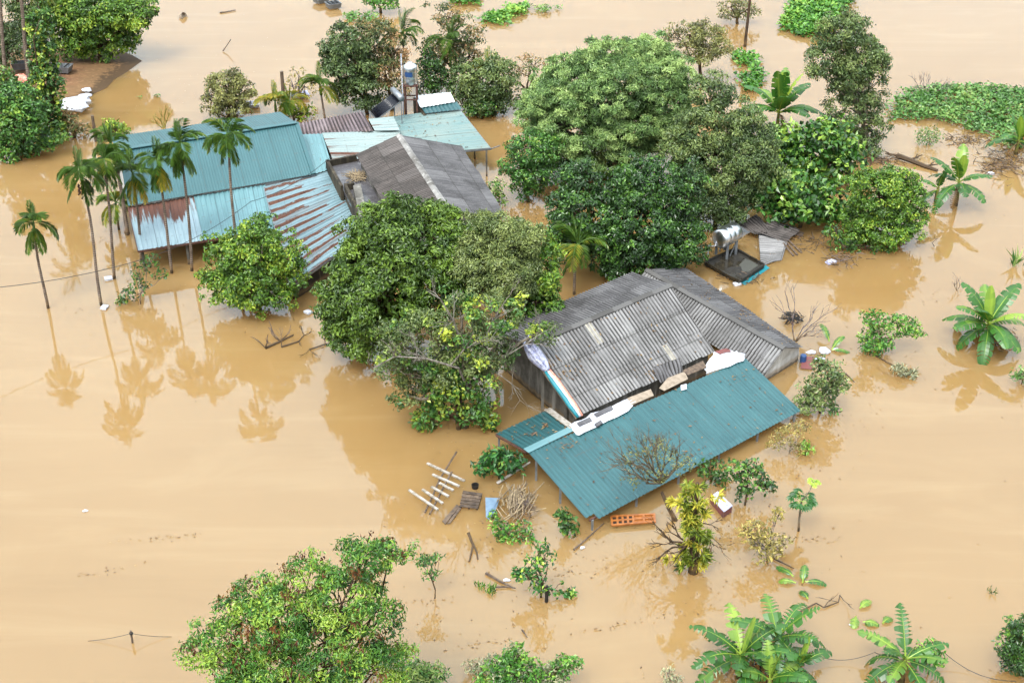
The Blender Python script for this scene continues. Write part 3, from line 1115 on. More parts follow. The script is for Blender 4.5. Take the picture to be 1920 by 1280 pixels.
q9 = (G(691, 224, 2.75), G(738, 219, 2.75), G(750, 245, 2.5), G(703, 246, 2.5))
m_ = MB()
sheet(m_, (q9[0], q9[3], q9[2], q9[1]), .3, .025, 1, 'rib', seed=54)
m_.build('roof', M['rusty_red'], sh2)
q10 = (G(777, 180, 3.0), G(844, 174, 3.0), G(853, 192, 2.7), G(788, 202, 2.7))
m_ = MB()
sheet(m_, q10, .25, .02, 1, 'rib', seed=55)
m_.build('roof', M['white_sheet'], sh2)['label'] = 'bright white sheets at the back'
q11 = (G(788, 200, 2.68), G(856, 191, 2.68), G(866, 205, 2.4), G(797, 213, 2.4))
m_ = MB()
sheet(m_, q11, .25, .02, 1, 'rib', seed=56)
m_.build('roof', M['teal'], sh2)
m_ = MB()
m_.beam(q7[3] - UP * .05, q7[2] - UP * .05, .1, .1)
m_.beam(q7[2] - UP * .05, q7[1] - UP * .05, .06, .08)
m_.beam(q7[2] - UP * .05, q7[2] + nrm(q7[2] - q7[3]) * .55 + UP * .1, .05, .05)
m_.build('gutter', M['galv'], sh2)
for p in (lerp(q7[2], q7[3], .05), lerp(q7[2], q7[1], .5), lerp(q7[1], q7[0], .06)):
    m_ = MB()
    m_.beam((p[0], p[1], -1.5), (p[0], p[1], p[2] - .06), .1, .1)
    m_.build('post', M['concrete'], sh2)
m_ = MB()
p, q_ = lerp(q8[0], q8[1], .04) - UP * .1, lerp(q8[0], q8[1], .98) - UP * .1
wall(m_, p, q_, p[2], q_[2])
p, q_ = lerp(q9[0], q9[1], .04) - UP * .1, q7[0] - UP * .1
wall(m_, p, q_, p[2], q_[2])
wall(m_, q10[0] - UP * .1, q11[3] - UP * .1, 2.9, 2.3)
p, q_ = q7[0] - UP * .15, lerp(q7[0], q7[1], .55) - UP * .15
wall(m_, p, q_, p[2], q_[2])
m_.build('wall', M['concrete_dark'], sh2)

# upright tank on its stand
pb = G(772, 208, 2.3)
tk = thing('water_tank', 'upright stainless steel water tank with a blue sticker on a rusty stand', 'water tank', (pb[0], pb[1], 2.3))
s_ = mpp(pb)
H0 = 2.3 + 1.75
r_ = .43
m_ = MB()
m_.lathe((pb[0], pb[1], H0), [(.02, 0), (r_ * .96, 0), (r_, .04), (r_, .36), (r_ * .98, .39), (r_, .42), (r_, .74), (r_ * .98, .77), (r_, .8), (r_, 1.1), (r_ * .9, 1.17), (r_ * .55, 1.27), (.15, 1.31), (.15, 1.35), (.02, 1.36)], 20)
tbod = m_.build('tank_body', M['steel'], tk, True)
m_ = MB()
n_ = 7
V = []
for z_ in (.55, .85):
    for k in range(n_):
        a_ = radians(-135 + k * 11)
        V.append((pb[0] + (r_ + .006) * cos(a_), pb[1] + (r_ + .006) * sin(a_), H0 + z_))
m_.add(V, [(k, k + 1, n_ + k + 1, n_ + k) for k in range(n_ - 1)])
m_.build('sticker', M['blue'], tbod)
for sx in (-1, 1):
    for sy in (-1, 1):
        m_ = MB()
        m_.beam((pb[0] + sx * .36, pb[1] + sy * .36, .6), (pb[0] + sx * .36, pb[1] + sy * .36, H0), .09, .09)
        m_.build('leg', M['iron'], tk)
m_ = MB()
for z_ in (H0 - .05, H0 - .9):
    for sx, sy, ex, ey in ((-1, -1, 1, -1), (1, -1, 1, 1), (1, 1, -1, 1), (-1, 1, -1, -1)):
        m_.beam((pb[0] + sx * .36, pb[1] + sy * .36, z_), (pb[0] + ex * .36, pb[1] + ey * .36, z_), .06, .07)
m_.box((pb[0], pb[1], H0 - .02), (.9, .9, .04))
m_.build('platform', M['iron'], tk)
m_ = MB()
x_, y_ = pb[0] - .5, pb[1] - .1
m_.tube([(x_, y_, 1.8), (x_, y_, H0 + 1.9)], .04, 6)
m_.build('pipe', M['white'], tk)

# solar water heater
q = [G(696, 218, 2.5), G(736, 176, 3.7), G(752, 186, 3.75), G(712, 224, 2.5)]
q = [G(694, 208, 2.7), G(738, 174, 3.75), G(752, 188, 3.7), G(706, 223, 2.6)]
sw = thing('solar_water_heater', 'dark tube solar water heater leaning beside the upright tank', 'solar heater', np.mean(q, 0) - UP * .8)
for k in range(12):
    t = (k + .5) / 12
    m_ = MB() if k == 0 else m_
    m_.tube([lerp(q[0], q[3], t), lerp(q[1], q[2], t)], .035, 6)
m_.build('tubes', M['glass_dark'], sw, True)
m_ = MB()
for x_, y_ in ((0, 1), (3, 2), (0, 3)):
    m_.beam(q[x_] - UP * .06, q[y_] - UP * .06, .06, .06)
for p in (q[1], q[2]):
    m_.beam(p - UP * .1, (p[0], p[1], 2.0), .05, .05)
m_.build('frame', M['galv'], sw)
ax = q[2] - q[1]
m_ = MB()
m_.lathe(q[1] - ax * .1 + UP * .15, [(.02, -.02), (.17, 0), (.19, .05), (.19, np.linalg.norm(ax) * 1.2), (.02, np.linalg.norm(ax) * 1.22)], 14, ax)
m_.build('barrel', M['galv'], sw, True)

# ---- C: concrete slab top with the horizontal steel tank
zs = .28
sq = [G(1320, 491, zs), G(1378, 463, zs), G(1436, 496, zs), G(1386, 525, zs)]
sq = [G(1321, 490, zs), G(1379, 465, zs), G(1433, 495, zs), G(1386, 526, zs)]
ctr = np.mean(sq, 0)
wt = thing('rooftop_slab', 'flat mouldy concrete roof just above the flood carrying the steel tank', 'concrete roof', (ctr[0], ctr[1], 0))
m_ = MB()
m_.slab([p - UP * .09 for p in sq], .14)
slb = m_.build('slab', M['slab_black'], wt)
m_ = MB()
for i in range(4):
    p, q_ = sq[i], sq[(i + 1) % 4]
    d_ = nrm(q_ - p)
    m_.beam(p + d_ * .1 - UP * .04, q_ - d_ * .02 - UP * .04, .09, .12)
m_.build('rim', M['slab_black'], slb)
m_ = MB()
m_.slab([lerp(lerp(sq[1], sq[2], .45), ctr, .25) - UP * .082, lerp(lerp(sq[1], sq[2], .62), ctr, .16) - UP * .082, lerp(sq[2], ctr, .2) - UP * .082, lerp(lerp(sq[2], sq[3], .5), ctr, .2) - UP * .082, lerp(lerp(sq[2], sq[3], .68), ctr, .42) - UP * .082, lerp(ctr, lerp(sq[2], sq[3], .4), .3) - UP * .082, lerp(ctr, sq[2], .12) - UP * .082], .004)
pm = N('puddle')
pm.p.inputs['IOR'].default_value = 1.7
m_.build('puddle', pm.fin(lin('#4a4a46'), .03, .5), slb)
m_ = MB()
wall(m_, lerp(ctr, sq[0], .9), lerp(ctr, sq[3], .9), .0, .0)
wall(m_, lerp(ctr, sq[3], .9), lerp(ctr, sq[2], .9), .0, .0)
m_.build('wall', M['concrete_dark'], wt)
tz = zs - .09
t0, t1 = G(1342, 489, tz), G(1372, 474, tz)       # axis ends on the slab
t0, t1 = G(1348, 483, tz), G(1373, 470, tz)
ax = nrm(t1 - t0)
Lt = 1.35
mid = (t0 + t1) / 2
ht = thing('water_tank', 'horizontal stainless steel water tank on legs above the mouldy slab', 'water tank', (mid[0], mid[1], tz))
m_ = MB()
r_ = .52
m_.lathe(mid - ax * Lt / 2 + UP * 1.12, [(.02, -.12), (.25, -.1), (.44, -.05), (r_, .03), (r_, .4), (r_ * .985, .42), (r_, .44), (r_, .8), (r_ * .985, .82), (r_, .84), (r_, Lt - .03), (.44, Lt + .05), (.25, Lt + .1), (.02, Lt + .12)], 24, ax)
m_.build('tank_body', M['steel'], ht, True)
side = nrm(np.cross(ax, UP))
for ea in (-.38, .38):
    for eb in (-1, 1):
        m_ = MB()
        p = mid + ax * ea + side * eb * .36
        m_.beam(p, p + UP * .82, .13, .13)
        m_.build('leg', M['galv'], ht)
m_ = MB()
for eb in (-1, 1):
    p = mid + side * eb * .36 + UP * .82
    m_.beam(p - ax * .62, p + ax * .62, .05, .06)
    m_.beam(mid + side * eb * .36 + ax * .38 + UP * .78, mid + side * eb * .36 - ax * .1 + UP * .05, .04, .04)
for ea in (-.38, .38):
    m_.beam(mid + ax * ea + side * .36 + UP * .7, mid + ax * ea - side * .36 + UP * .7, .05, .06)
m_.build('frame', M['galv'], ht)
m_ = MB()
p = mid - ax * .72 - side * .1
m_.tube([p + UP * 1.0 - ax * .05, p + UP * .75 - ax * .1, p + UP * .62 - side * .3 - ax * .1, p + UP * .6 - side * .45 - ax * .1, p - side * .45 - ax * .1], .035, 6)
m_.build('pipe', M['white'], ht)

roof_litter(RT, 150, 901, .06, [(.12, .12), (.3, .7), (.42, .6), (.5, .85), (.9, .2)])
roof_litter((lc, ld, la, lb), 70, 902, .06, [(.3, .5), (.6, .4)])
roof_litter(RB1, 160, 903, .07, [(.05, .3), (.1, .5), (.55, .9), (.62, .95)])
roof_litter((a2, b2, e2b, f2b), 90, 904, .07)
roof_litter((q7[0], q7[3], q7[2], q7[1]), 60, 905, .06)
# ------------------------------------------------------------------ plants
def unit(rng, n):
    return nrm(rng.normal(0, 1, (n, 3)))


def crown(mb, rng, lobes, dens=.8, cr=.5, lpc=40, ll=.26, lw=.13, droop=.3, up=.7, tint=(.15, .75), shell=.6, flat=.7, zmin=.04, curl=.15, bias=.3, core=1.0, gap=1.0, small=.8, loose=.3, cover=1.05):
    """domed leaf clumps, spaced apart, on and inside ellipsoid lobes (centre, radii); returns clump centres"""
    out = []
    ll, lw = ll * small, lw * small * 1.05
    for li, (c, r) in enumerate(lobes):
        rc0 = min(cr, .6 * float(min(r)))
        n = int(60 + 26 * (r[0] * r[2]) / rc0 ** 2)
        dr_ = unit(rng, n)
        dr_[:, 2] += bias
        dr_ = nrm(dr_)
        ph = rng.uniform(0, 6.28, 6)
        rag = 1 + .13 * np.sin(3.1 * dr_[:, 0] + 2.3 * dr_[:, 2] + ph[0]) + .12 * np.sin(5.3 * dr_[:, 1] - 3.7 * dr_[:, 0] + ph[1]) + .1 * np.sin(7.9 * dr_[:, 2] + 6 * dr_[:, 0] + ph[2])
        r = np.maximum(r - .5 * rc0, r * .5)
        P = c + dr_ * r * rag[:, None] * (shell + (1.0 - shell) * rng.random((n, 1)) ** .5) * np.where(rng.random((n, 1)) < .3, rng.uniform(1.05, 1.4, (n, 1)), 1.0)
        keep = P[:, 2] > zmin
        for lj, (c2, r2) in enumerate(lobes):
            if lj != li:
                keep &= (((P - c2) / r2) ** 2).sum(1) > .5
        chosen = []
        sep = rc0 * gap * 1.12
        for q in np.nonzero(keep)[0]:
            if all(((P[q] - P[w]) ** 2).sum() > sep * sep for w in chosen):
                chosen.append(q)
        chosen = [q for q in chosen if rng.random() > .1]
        if dens < .8:
            chosen = [q for q in chosen if rng.random() < dens / .8]
        base_t = rng.uniform(*tint, len(chosen)) * .85 + rng.uniform(*tint) * .15
        for q, bt in zip(chosen, base_t):
            p, o = P[q], nrm(dr_[q] / r)
            far = (((p - c) / r) ** 2).sum() > 1.08
            rc = rc0 * rng.uniform(.7, 1.35) * (.7 if far else 1)
            k = max(5, int(lpc / 40 * cover * (.6 if far else 1) * (.75 if max(r) < .9 else 1) * 2 * pi * rc * rc / (ll * lw * .5)))
            ax = nrm(o * .8 + UP * .75)
            v = nrm(unit(rng, k) + ax * .75)
            pp = p + v * np.array([1, 1, flat]) * rc * (.25 + .85 * rng.random((k, 1)) ** .6 + loose * rng.normal(0, .3, (k, 1)))
            D = unit(rng, k) + v * .35
            D = nrm(D - v * (D * v).sum(1, keepdims=True) * .5) - UP * droop
            Nn = v * .7 + UP * up * .7 + unit(rng, k) * .6
            m = pp[:, 2] > zmin
            leaves(mb, pp[m], D[m], Nn[m], ll * rng.uniform(.65, 1.3, m.sum()), lw * rng.uniform(.7, 1.3, m.sum()), bt + rng.normal(0, .2, m.sum()), curl=curl)
            out.append(p)
        k = int(core * 60 * r[0] * r[2])
        if k:
            q = c + unit(rng, k) * r * (.8 * rng.random((k, 1)) ** .4)
            q = q[q[:, 2] > zmin]
            k = len(q)
            if k:
                leaves(mb, q, unit(rng, k) - UP * droop, UP * .6 + unit(rng, k), ll * 1.7 * rng.uniform(.7, 1.3, k), lw * 1.9 * rng.uniform(.7, 1.3, k), rng.uniform(*tint, k))
    return out


def bend(a, b, rng, k=5, amt=.12, sag=0.0):
    a, b = np.array(a, float), np.array(b, float)
    L = np.linalg.norm(b - a)
    w1 = unit(rng, 1)[0] * L * amt
    w2 = unit(rng, 1)[0] * L * amt * .6
    return [lerp(a, b, t) + w1 * sin(pi * t) + w2 * sin(2 * pi * t) + UP * sag * L * sin(pi * t) for t in np.linspace(0, 1, k)]


# ---- bare shrubs and branches
def twigs(mb, rng, p, d, L, r, depth, spread=.6, zmin=.0):
    q = p + d * L
    mid_ = lerp(p, q, .5) + unit(rng, 1)[0] * L * .08
    if q[2] < zmin:
        q[2] = zmin + .02
    mb.tube([p, mid_, q], [r, r * .8, r * .62], 5 if r > .03 else 4, cap=False)
    if depth <= 0:
        return
    for k in range(rng.integers(2, 4)):
        nd = nrm(d + unit(rng, 1)[0] * spread + UP * .12)
        twigs(mb, rng, lerp(p, q, rng.uniform(.55, 1)), nd, L * rng.uniform(.6, .85), r * .6, depth - 1, spread, zmin)


def lobe_list(base, spec):
    """lobes surveyed in photo pixels (x, y, rx[, ry[, depth offset in m]]) on the upright plane through base"""
    L = []
    for s in spec:
        x, y, rx = s[:3]
        ry = s[3] if len(s) > 3 else rx
        dy = s[4] if len(s) > 4 else 0
        c = PY(x, y, base[1] + dy)
        k = mpp(c)
        L.append((c, np.array([rx * k, rx * k * .9, ry * k * 1.05])))
    return L


def tree(name, label, cat, base, spec, mat, seed, bark='bark', tr=.14, limbs=True, group=None, crown_name='crown', trunk_name='trunk', extra=None, **kw):
    rng = np.random.default_rng(seed)
    b = G(*base)
    lobes = lobe_list(b, spec)
    lobes = [(np.array([c[0], c[1], max(c[2], r[2] * .25)]), r) for c, r in lobes]
    t = thing(name, label, cat, b, group)
    mb = MB()
    cl = crown(mb, rng, lobes, **kw)
    mb.build(crown_name, M[mat], t)
    if extra:
        mb = MB()
        crown(mb, rng, lobes, **extra[1])
        tag(mb.build(extra[2] if len(extra) > 2 else 'new_leaves', M[extra[0]], t), kind='stuff')
    mb = MB()
    top = np.mean([c for c, r in lobes], 0)
    fork = lerp(b, top, .45)
    fork[2] = max(.25, top[2] * .45)
    mb.tube(bend(b - UP * .5, fork, rng, 5, .06), np.linspace(tr, tr * .75, 5), 7)
    for c, r in lobes:
        e = c + unit(rng, 1)[0] * r * .3 + UP * r[2] * .2
        mb.tube(bend(fork, e, rng, 5, .12), np.linspace(tr * .6, tr * .16, 5), 5)
        near = [p for p in cl if (((p - c) / r) ** 2).sum() < 1.3]
        rng.shuffle(near)
        for p in near[:6]:
            s0 = lerp(fork, e, rng.uniform(.5, 1))
            mb.tube(bend(s0, p, rng, 4, .1), np.linspace(tr * .22, .012, 4), 4, cap=False)
    mb.build(trunk_name, M[bark], t)
    return t


shrubkw = dict(crown_name='foliage', trunk_name='stem')
S = tree
# -- the big group in the middle
S('tree', 'big rounded dark green fruit tree between the two houses', 'tree', (735, 668),
  [(725, 478, 84), (648, 560, 52), (795, 455, 80, 72, 1), (655, 605, 52), (735, 560, 90, 80, -1.2), (820, 510, 80, 80, .5), (682, 505, 55), (815, 425, 48, 42, 1.5), (690, 625, 50, 40, -1), (740, 420, 50, 40, 1)],
  'leaf_longan', 1, tr=.22, dens=1.15, cr=.5, lpc=62, ll=.27, lw=.12, droop=.35, shell=.72, tint=(.15, .85))
S('tree', 'grey olive leaved tree crown right of the rounded fruit tree', 'tree', (930, 672),
  [(925, 455, 62, 55, .8), (975, 450, 45, 45, .8), (895, 500, 52), (955, 515, 55)],
  'leaf_olive', 2, bark='bark_pale', dens=.8, cr=.45, lpc=60, ll=.2, lw=.08, tint=(.3, .9), shell=.5, up=.4)
S('tree', 'bright green tree crown against the left end of the grey roof', 'tree', (990, 665),
  [(1005, 500, 48, 60, 1), (1000, 580, 48, 50, .6), (975, 615, 35, 30), (1010, 455, 30, 30, 1)],
  'leaf_bright', 3, dens=.9, cr=.45, lpc=50, ll=.27, lw=.12, tint=(.1, .7))
S('tree', 'half bare grey branched tree hung with green creepers', 'tree', (868, 800),
  [(860, 595, 58, 45), (925, 590, 55, 40), (800, 620, 55, 40), (745, 640, 42, 35, -.5), (880, 670, 60, 45), (735, 690, 38, 28, -.5), (805, 690, 55, 40), (925, 660, 40, 45), (760, 735, 40, 28), (1022, 628, 30, 22, .5)],
  'leaf_olive', 4, bark='bark_pale', tr=.2, dens=.5, cr=.42, lpc=34, ll=.2, lw=.09, tint=(.1, .75), shell=.45, core=.15, loose=.4, cover=.9,
  extra=('leaf_vine', dict(dens=.22, cr=.34, lpc=36, ll=.24, lw=.14, tint=(.1, .95), shell=.85, core=0), 'creeper'))
hb = bpy.data.objects['tree.003']
b0 = ORG[hb.name]
rng = np.random.default_rng(44)
mb = MB()
for pts, r0 in (([(880, 735, -.3), (860, 690, -1.0), (800, 672, -1.4), (740, 668, -1.6), (700, 690, -1.6)], .1), ([(845, 685, -1.1), (870, 655, -1.3), (905, 640, -1.4)], .06),
                ([(800, 672, -1.4), (780, 650, -1.6), (770, 630, -1.7)], .045), ([(900, 740, -.2), (945, 670, -.4), (985, 645, -.4), (1015, 625, -.2)], .07),
                ([(870, 660, -.6), (850, 600, -1.0), (825, 560, -1.2), (800, 545, -1.3)], .07), ([(900, 660, -.4), (925, 600, -.9), (950, 560, -1.0)], .06), ([(920, 690, -.5), (960, 720, -.8), (975, 750, -.9)], .035), ([(955, 715, -.8), (990, 760, -.9)], .02)):
    P_ = [PY(x, y, b0[1] + dy) for x, y, dy in pts]
    mb.tube(P_, np.linspace(r0 * .62, r0 * .25, len(P_)), 6)
    for k in range(5):
        s0 = P_[rng.integers(1, len(P_))]
        twigs(mb, rng, s0, nrm(unit(rng, 1)[0] + nrm(P_[-1] - P_[0]) * .8), rng.uniform(.35, .7), r0 * .3, 2, .6, .05)
mb.build('bare_branches', M['deadpale'], hb)
S('shrub', 'creeper clad bush at the foot of the half bare tree', 'shrub', (860, 805),
  [(810, 775, 33, 30), (850, 740, 38, 36), (900, 770, 36, 32), (830, 720, 40, 36), (880, 715, 35, 34), (915, 795, 18, 14), (792, 790, 20, 16)],
  'leaf_vine', 5, dens=1.0, cr=.4, lpc=40, ll=.27, lw=.17, tint=(.1, .8), **shrubkw)
S('shrub', 'lime green round bush in front of the rusty porch', 'shrub', (490, 580),
  [(490, 440, 42, 38), (445, 480, 52, 45), (525, 475, 36, 40), (480, 525, 68, 52, -.3), (420, 540, 40, 32, -.3), (510, 553, 42, 30, -.4), (400, 525, 30, 25, -.2), (540, 500, 25, 30)],
  'leaf_bright', 6, bark='bark_pale', dens=.95, cr=.42, lpc=46, ll=.24, lw=.12, tint=(.1, .75), shell=.6, **shrubkw)
# -- the big clump at the top middle right
S('tree', 'spreading feathery grey green tree, the largest crown at the top', 'tree', (1150, 335),
  [(1130, 165, 110, 62), (1050, 180, 60, 55), (1215, 150, 72, 55), (1170, 108, 62, 34, 1), (1080, 232, 72, 52, -1), (1180, 235, 80, 52, -1.2), (1250, 195, 50, 45), (1035, 225, 42, 40), (1130, 275, 60, 36, -1.6), (1225, 105, 40, 28, 1), (1240, 255, 50, 36, -1), (1008, 205, 32, 30)],
  'leaf_feather', 7, bark='bark_pale', tr=.25, dens=.85, cr=.45, lpc=75, ll=.26, lw=.075, flat=.5, up=.9, droop=.35, tint=(.1, 1.0), shell=.7)
S('tree', 'dense dark glossy tree with rounded tops behind the grey roofs', 'tree', (1190, 512),
  [(1085, 338, 38, 32, 1), (1200, 350, 58, 48), (1262, 372, 55, 55), (1118, 410, 72, 62), (1195, 425, 85, 68, -.6), (1275, 445, 50, 50), (1068, 440, 38, 45), (1160, 475, 52, 40, -.6), (1245, 475, 48, 38, -.4), (1065, 395, 36, 36)],
  'leaf_dark', 8, tr=.2, dens=1.2, cr=.42, lpc=50, ll=.24, lw=.13, tint=(.0, .7), shell=.75)
S('tree', 'dull dark tree between the feathery tree and the banana plant', 'tree', (1345, 425),
  [(1335, 170, 38, 36, 1), (1335, 240, 58, 50, .5), (1395, 285, 58, 45), (1325, 320, 58, 52), (1380, 345, 55, 45), (1290, 265, 45, 45), (1425, 258, 36, 28), (1350, 388, 42, 32, -.4), (1410, 225, 30, 28)],
  'leaf_shade', 9, dens=.85, cr=.5, lpc=55, ll=.23, lw=.1, tint=(.1, .9), shell=.6)
S('shrub', 'large leaved bright shrub beside the tall slim tree', 'shrub', (1560, 345),
  [(1480, 262, 42, 28, .5), (1550, 255, 50, 32, .6), (1460, 315, 50, 38), (1530, 320, 58, 38), (1590, 290, 36, 24), (1440, 290, 30, 30)],
  'leaf_shrub', 10, dens=.75, cr=.36, lpc=26, ll=.34, lw=.24, small=1.0, tint=(.05, .95), shell=.7, up=1.0, **shrubkw)
S('shrub', 'large leaved dark shrub above the collapsed roofing', 'shrub', (1500, 425),
  [(1450, 365, 52, 40), (1520, 372, 52, 38), (1490, 392, 46, 22), (1560, 395, 36, 28)],
  'leaf_shrub', 11, dens=.75, cr=.36, lpc=26, ll=.34, lw=.24, small=1.0, tint=(.0, .8), shell=.7, up=1.0, **shrubkw)
S('shrub', 'dense round green bush left of the small banana plant', 'shrub', (1665, 455),
  [(1648, 362, 52, 46), (1695, 392, 42, 48), (1625, 405, 42, 40), (1660, 420, 58, 36, -.3), (1690, 350, 34, 30), (1612, 440, 22, 16)],
  'leaf_bright', 12, dens=1.25, cr=.36, lpc=50, ll=.22, lw=.11, tint=(.0, .65), shell=.78, **shrubkw)
S('tree', 'small leafy tree on the muddy edge below the feathery tree', 'tree', (990, 378),
  [(1000, 280, 46, 30), (968, 312, 28, 24), (1002, 325, 42, 30), (990, 352, 30, 24), (1030, 275, 25, 22)],
  'leaf_fore', 13, bark='bark_pale', dens=.8, cr=.42, lpc=40, ll=.27, lw=.12, tint=(.0, .55), shell=.6)
S('tree', 'tall slim tree standing alone against the open water', 'tree', (1635, 290),
  [(1575, 65, 45, 40), (1555, 105, 42, 38), (1615, 110, 46, 42), (1598, 160, 45, 45), (1640, 140, 30, 32), (1608, 205, 48, 42), (1632, 238, 32, 30), (1585, 225, 36, 30), (1625, 268, 30, 22), (1543, 125, 20, 22), (1600, 60, 30, 26)],
  'leaf_shade', 14, bark='bark_pale', core=.15, loose=.4, cover=.8, dens=.8, cr=.5, lpc=50, ll=.25, lw=.11, tint=(.15, 1.0), shell=.35)
S('tree', 'brownish thin leaved tree behind the feathery tree', 'tree', (1315, 158),
  [(1288, 68, 36, 30), (1322, 85, 42, 36), (1348, 82, 26, 26), (1265, 62, 22, 20), (1315, 55, 25, 18)],
  'leaf_brown', 15, core=.15, loose=.4, cover=.8, dens=.6, cr=.5, lpc=40, ll=.25, lw=.1, tint=(.1, .9), shell=.4)
S('tree', 'dark green tree left of the upright water tank', 'tree', (690, 215),
  [(648, 85, 42, 36), (660, 130, 50, 40), (672, 170, 42, 34), (640, 112, 34, 34)],
  'leaf_shade', 16, bark='bark', dens=.9, cr=.5, lpc=44, ll=.28, lw=.14, tint=(.0, .7), shell=.6)
S('tree', 'reddish speckled tree behind the solar water heater', 'tree', (735, 205),
  [(705, 75, 42, 32), (725, 125, 42, 36), (735, 160, 30, 28), (745, 95, 25, 28), (690, 55, 30, 20)],
  'leaf_pink', 17, core=.15, loose=.4, cover=.8, dens=.75, cr=.5, lpc=38, ll=.28, lw=.13, tint=(.0, 1.0), shell=.45)
S('tree', 'airy reddish brown tree behind the drooping palm', 'tree', (850, 175),
  [(845, 32, 36, 26), (820, 85, 30, 28), (882, 65, 28, 26), (862, 105, 38, 32), (885, 100, 22, 30)],
  'leaf_pink', 18, core=.15, loose=.4, cover=.8, dens=.6, cr=.5, lpc=34, ll=.27, lw=.12, tint=(.0, .9), shell=.4)
S('tree', 'dark leafy tree right of the drooping palm', 'tree', (905, 215),
  [(885, 145, 34, 28), (930, 148, 42, 34), (905, 190, 38, 28), (945, 185, 28, 24), (872, 175, 25, 25)],
  'leaf_shade', 19, dens=.9, cr=.45, lpc=44, ll=.28, lw=.13, tint=(.1, .95), shell=.6)
S('tree', 'dark narrow tree just behind the steel tank', 'tree', (815, 190),
  [(805, 110, 24, 22), (812, 145, 26, 26), (800, 165, 22, 18), (830, 155, 20, 20)],
  'leaf_dark', 20, dens=.9, cr=.42, lpc=40, ll=.27, lw=.12, tint=(.0, .55), shell=.6)
S('shrub', 'thin pinkish shrub at the water edge left of the feathery tree', 'shrub', (990, 205),
  [(985, 125, 28, 22), (1005, 115, 20, 16), (975, 165, 24, 24)],
  'leaf_pink', 21, core=.15, loose=.4, cover=.8, dens=.5, cr=.45, lpc=26, ll=.26, lw=.11, tint=(.1, 1.0), shell=.4, **shrubkw)
S('shrub', 'low green bush beside the pale teal shed roof', 'shrub', (905, 222), [(908, 196, 26, 16), (890, 205, 18, 12)],
  'leaf_shrub', 22, dens=1.1, cr=.4, lpc=34, ll=.27, lw=.16, tint=(.0, .6), **shrubkw)
S('shrub', 'brownish rounded bush alone in the water above the teal roof', 'shrub', (428, 220),
  [(425, 165, 36, 28), (402, 188, 24, 22), (452, 178, 24, 24), (430, 200, 34, 18), (440, 148, 22, 16)],
  'leaf_brown', 23, dens=.9, cr=.45, lpc=40, ll=.25, lw=.12, tint=(.1, 1.0), shell=.6, **shrubkw)
# -- top left corner
S('tree', 'broad yellow green tree overhanging the mud bank', 'tree', (185, 118),
  [(130, 22, 50, 34), (190, 25, 60, 36), (250, 25, 42, 26), (110, 45, 36, 30), (165, 65, 42, 28), (222, 58, 36, 22), (275, 20, 22, 16), (150, 90, 30, 22), (190, 95, 30, 20), (230, 80, 30, 18), (120, 75, 30, 26)],
  'leaf_bright', 24, dens=.8, cr=.55, lpc=48, ll=.3, lw=.16, tint=(.0, .8), shell=.6)
S('tree', 'slender tree trunk wholly wrapped in green climbing vine', 'tree', (98, 262),
  [(78, 70, 24, 32), (80, 110, 26, 32), (84, 150, 28, 32), (88, 190, 30, 32), (92, 225, 32, 28), (100, 248, 26, 18), (76, 35, 22, 26)],
  'leaf_vine', 25, dens=1.2, cr=.36, lpc=40, ll=.28, lw=.2, tint=(.0, .85), shell=.75)
S('shrub', 'leafy green bush at the left edge above the palms', 'shrub', (35, 300),
  [(20, 185, 36, 30), (35, 225, 40, 34), (62, 205, 28, 28), (15, 262, 34, 28), (50, 262, 32, 24), (20, 288, 26, 14)],
  'leaf_fore', 26, dens=.9, cr=.45, lpc=40, ll=.3, lw=.17, tint=(.0, .6), **shrubkw)
S('shrub', 'bluish large leaved bush between the left edge and the vine wrapped trunk', 'shrub', (70, 262),
  [(52, 225, 22, 22), (62, 248, 20, 16)], 'leaf_grey', 27, dens=.9, cr=.36, lpc=28, ll=.32, lw=.18, tint=(.0, .4), **shrubkw)
S('shrub', 'dark bush below the left end of the mud bank', 'shrub', (5, 150), [(8, 60, 26, 30), (22, 92, 26, 26), (5, 110, 24, 26)],
  'leaf_shade', 28, dens=.8, cr=.5, lpc=36, ll=.3, lw=.14, tint=(.0, .6), **shrubkw)
S('shrub', 'purplish low bush at the foot of the vine wrapped trunk', 'shrub', (140, 258),
  [(135, 230, 18, 16), (152, 245, 18, 12), (128, 215, 14, 12)], 'leaf_pink', 29, dens=.9, cr=.36, lpc=26, ll=.24, lw=.12, tint=(.2, 1.0), **shrubkw)
S('shrub', 'round yellowish shrub behind the left end of the teal roof', 'shrub', (216, 255), [(215, 238, 22, 16), (200, 246, 14, 10), (230, 245, 14, 10)],
  'leaf_bright', 30, dens=1.1, cr=.36, lpc=30, ll=.25, lw=.13, tint=(.3, 1.0), **shrubkw)
S('tree', 'dark tree behind the pale palm trunk in the top left corner', 'tree', (48, 95), [(45, 5, 36, 30), (62, 35, 30, 26), (40, 50, 28, 24), (75, 10, 26, 22), (55, 72, 26, 18)],
  'leaf_shade', 601, dens=.8, cr=.5, lpc=36, ll=.3, lw=.14, tint=(.0, .9))
S('shrub', 'leafy undergrowth at the far left edge below the mud bank', 'shrub', (8, 205), [(5, 150, 26, 24), (20, 175, 26, 20), (0, 190, 24, 18)],
  'leaf_vine', 602, dens=.9, cr=.42, lpc=34, ll=.3, lw=.16, tint=(.0, .7), **shrubkw)
S('shrub', 'low creeping shrubs along the left waterline under the bushes', 'shrub', (70, 292), [(62, 276, 26, 12), (88, 268, 20, 12), (40, 292, 24, 10), (110, 258, 16, 10)],
  'leaf_fore', 603, dens=.9, cr=.34, lpc=30, ll=.26, lw=.14, tint=(.0, .8), **shrubkw)
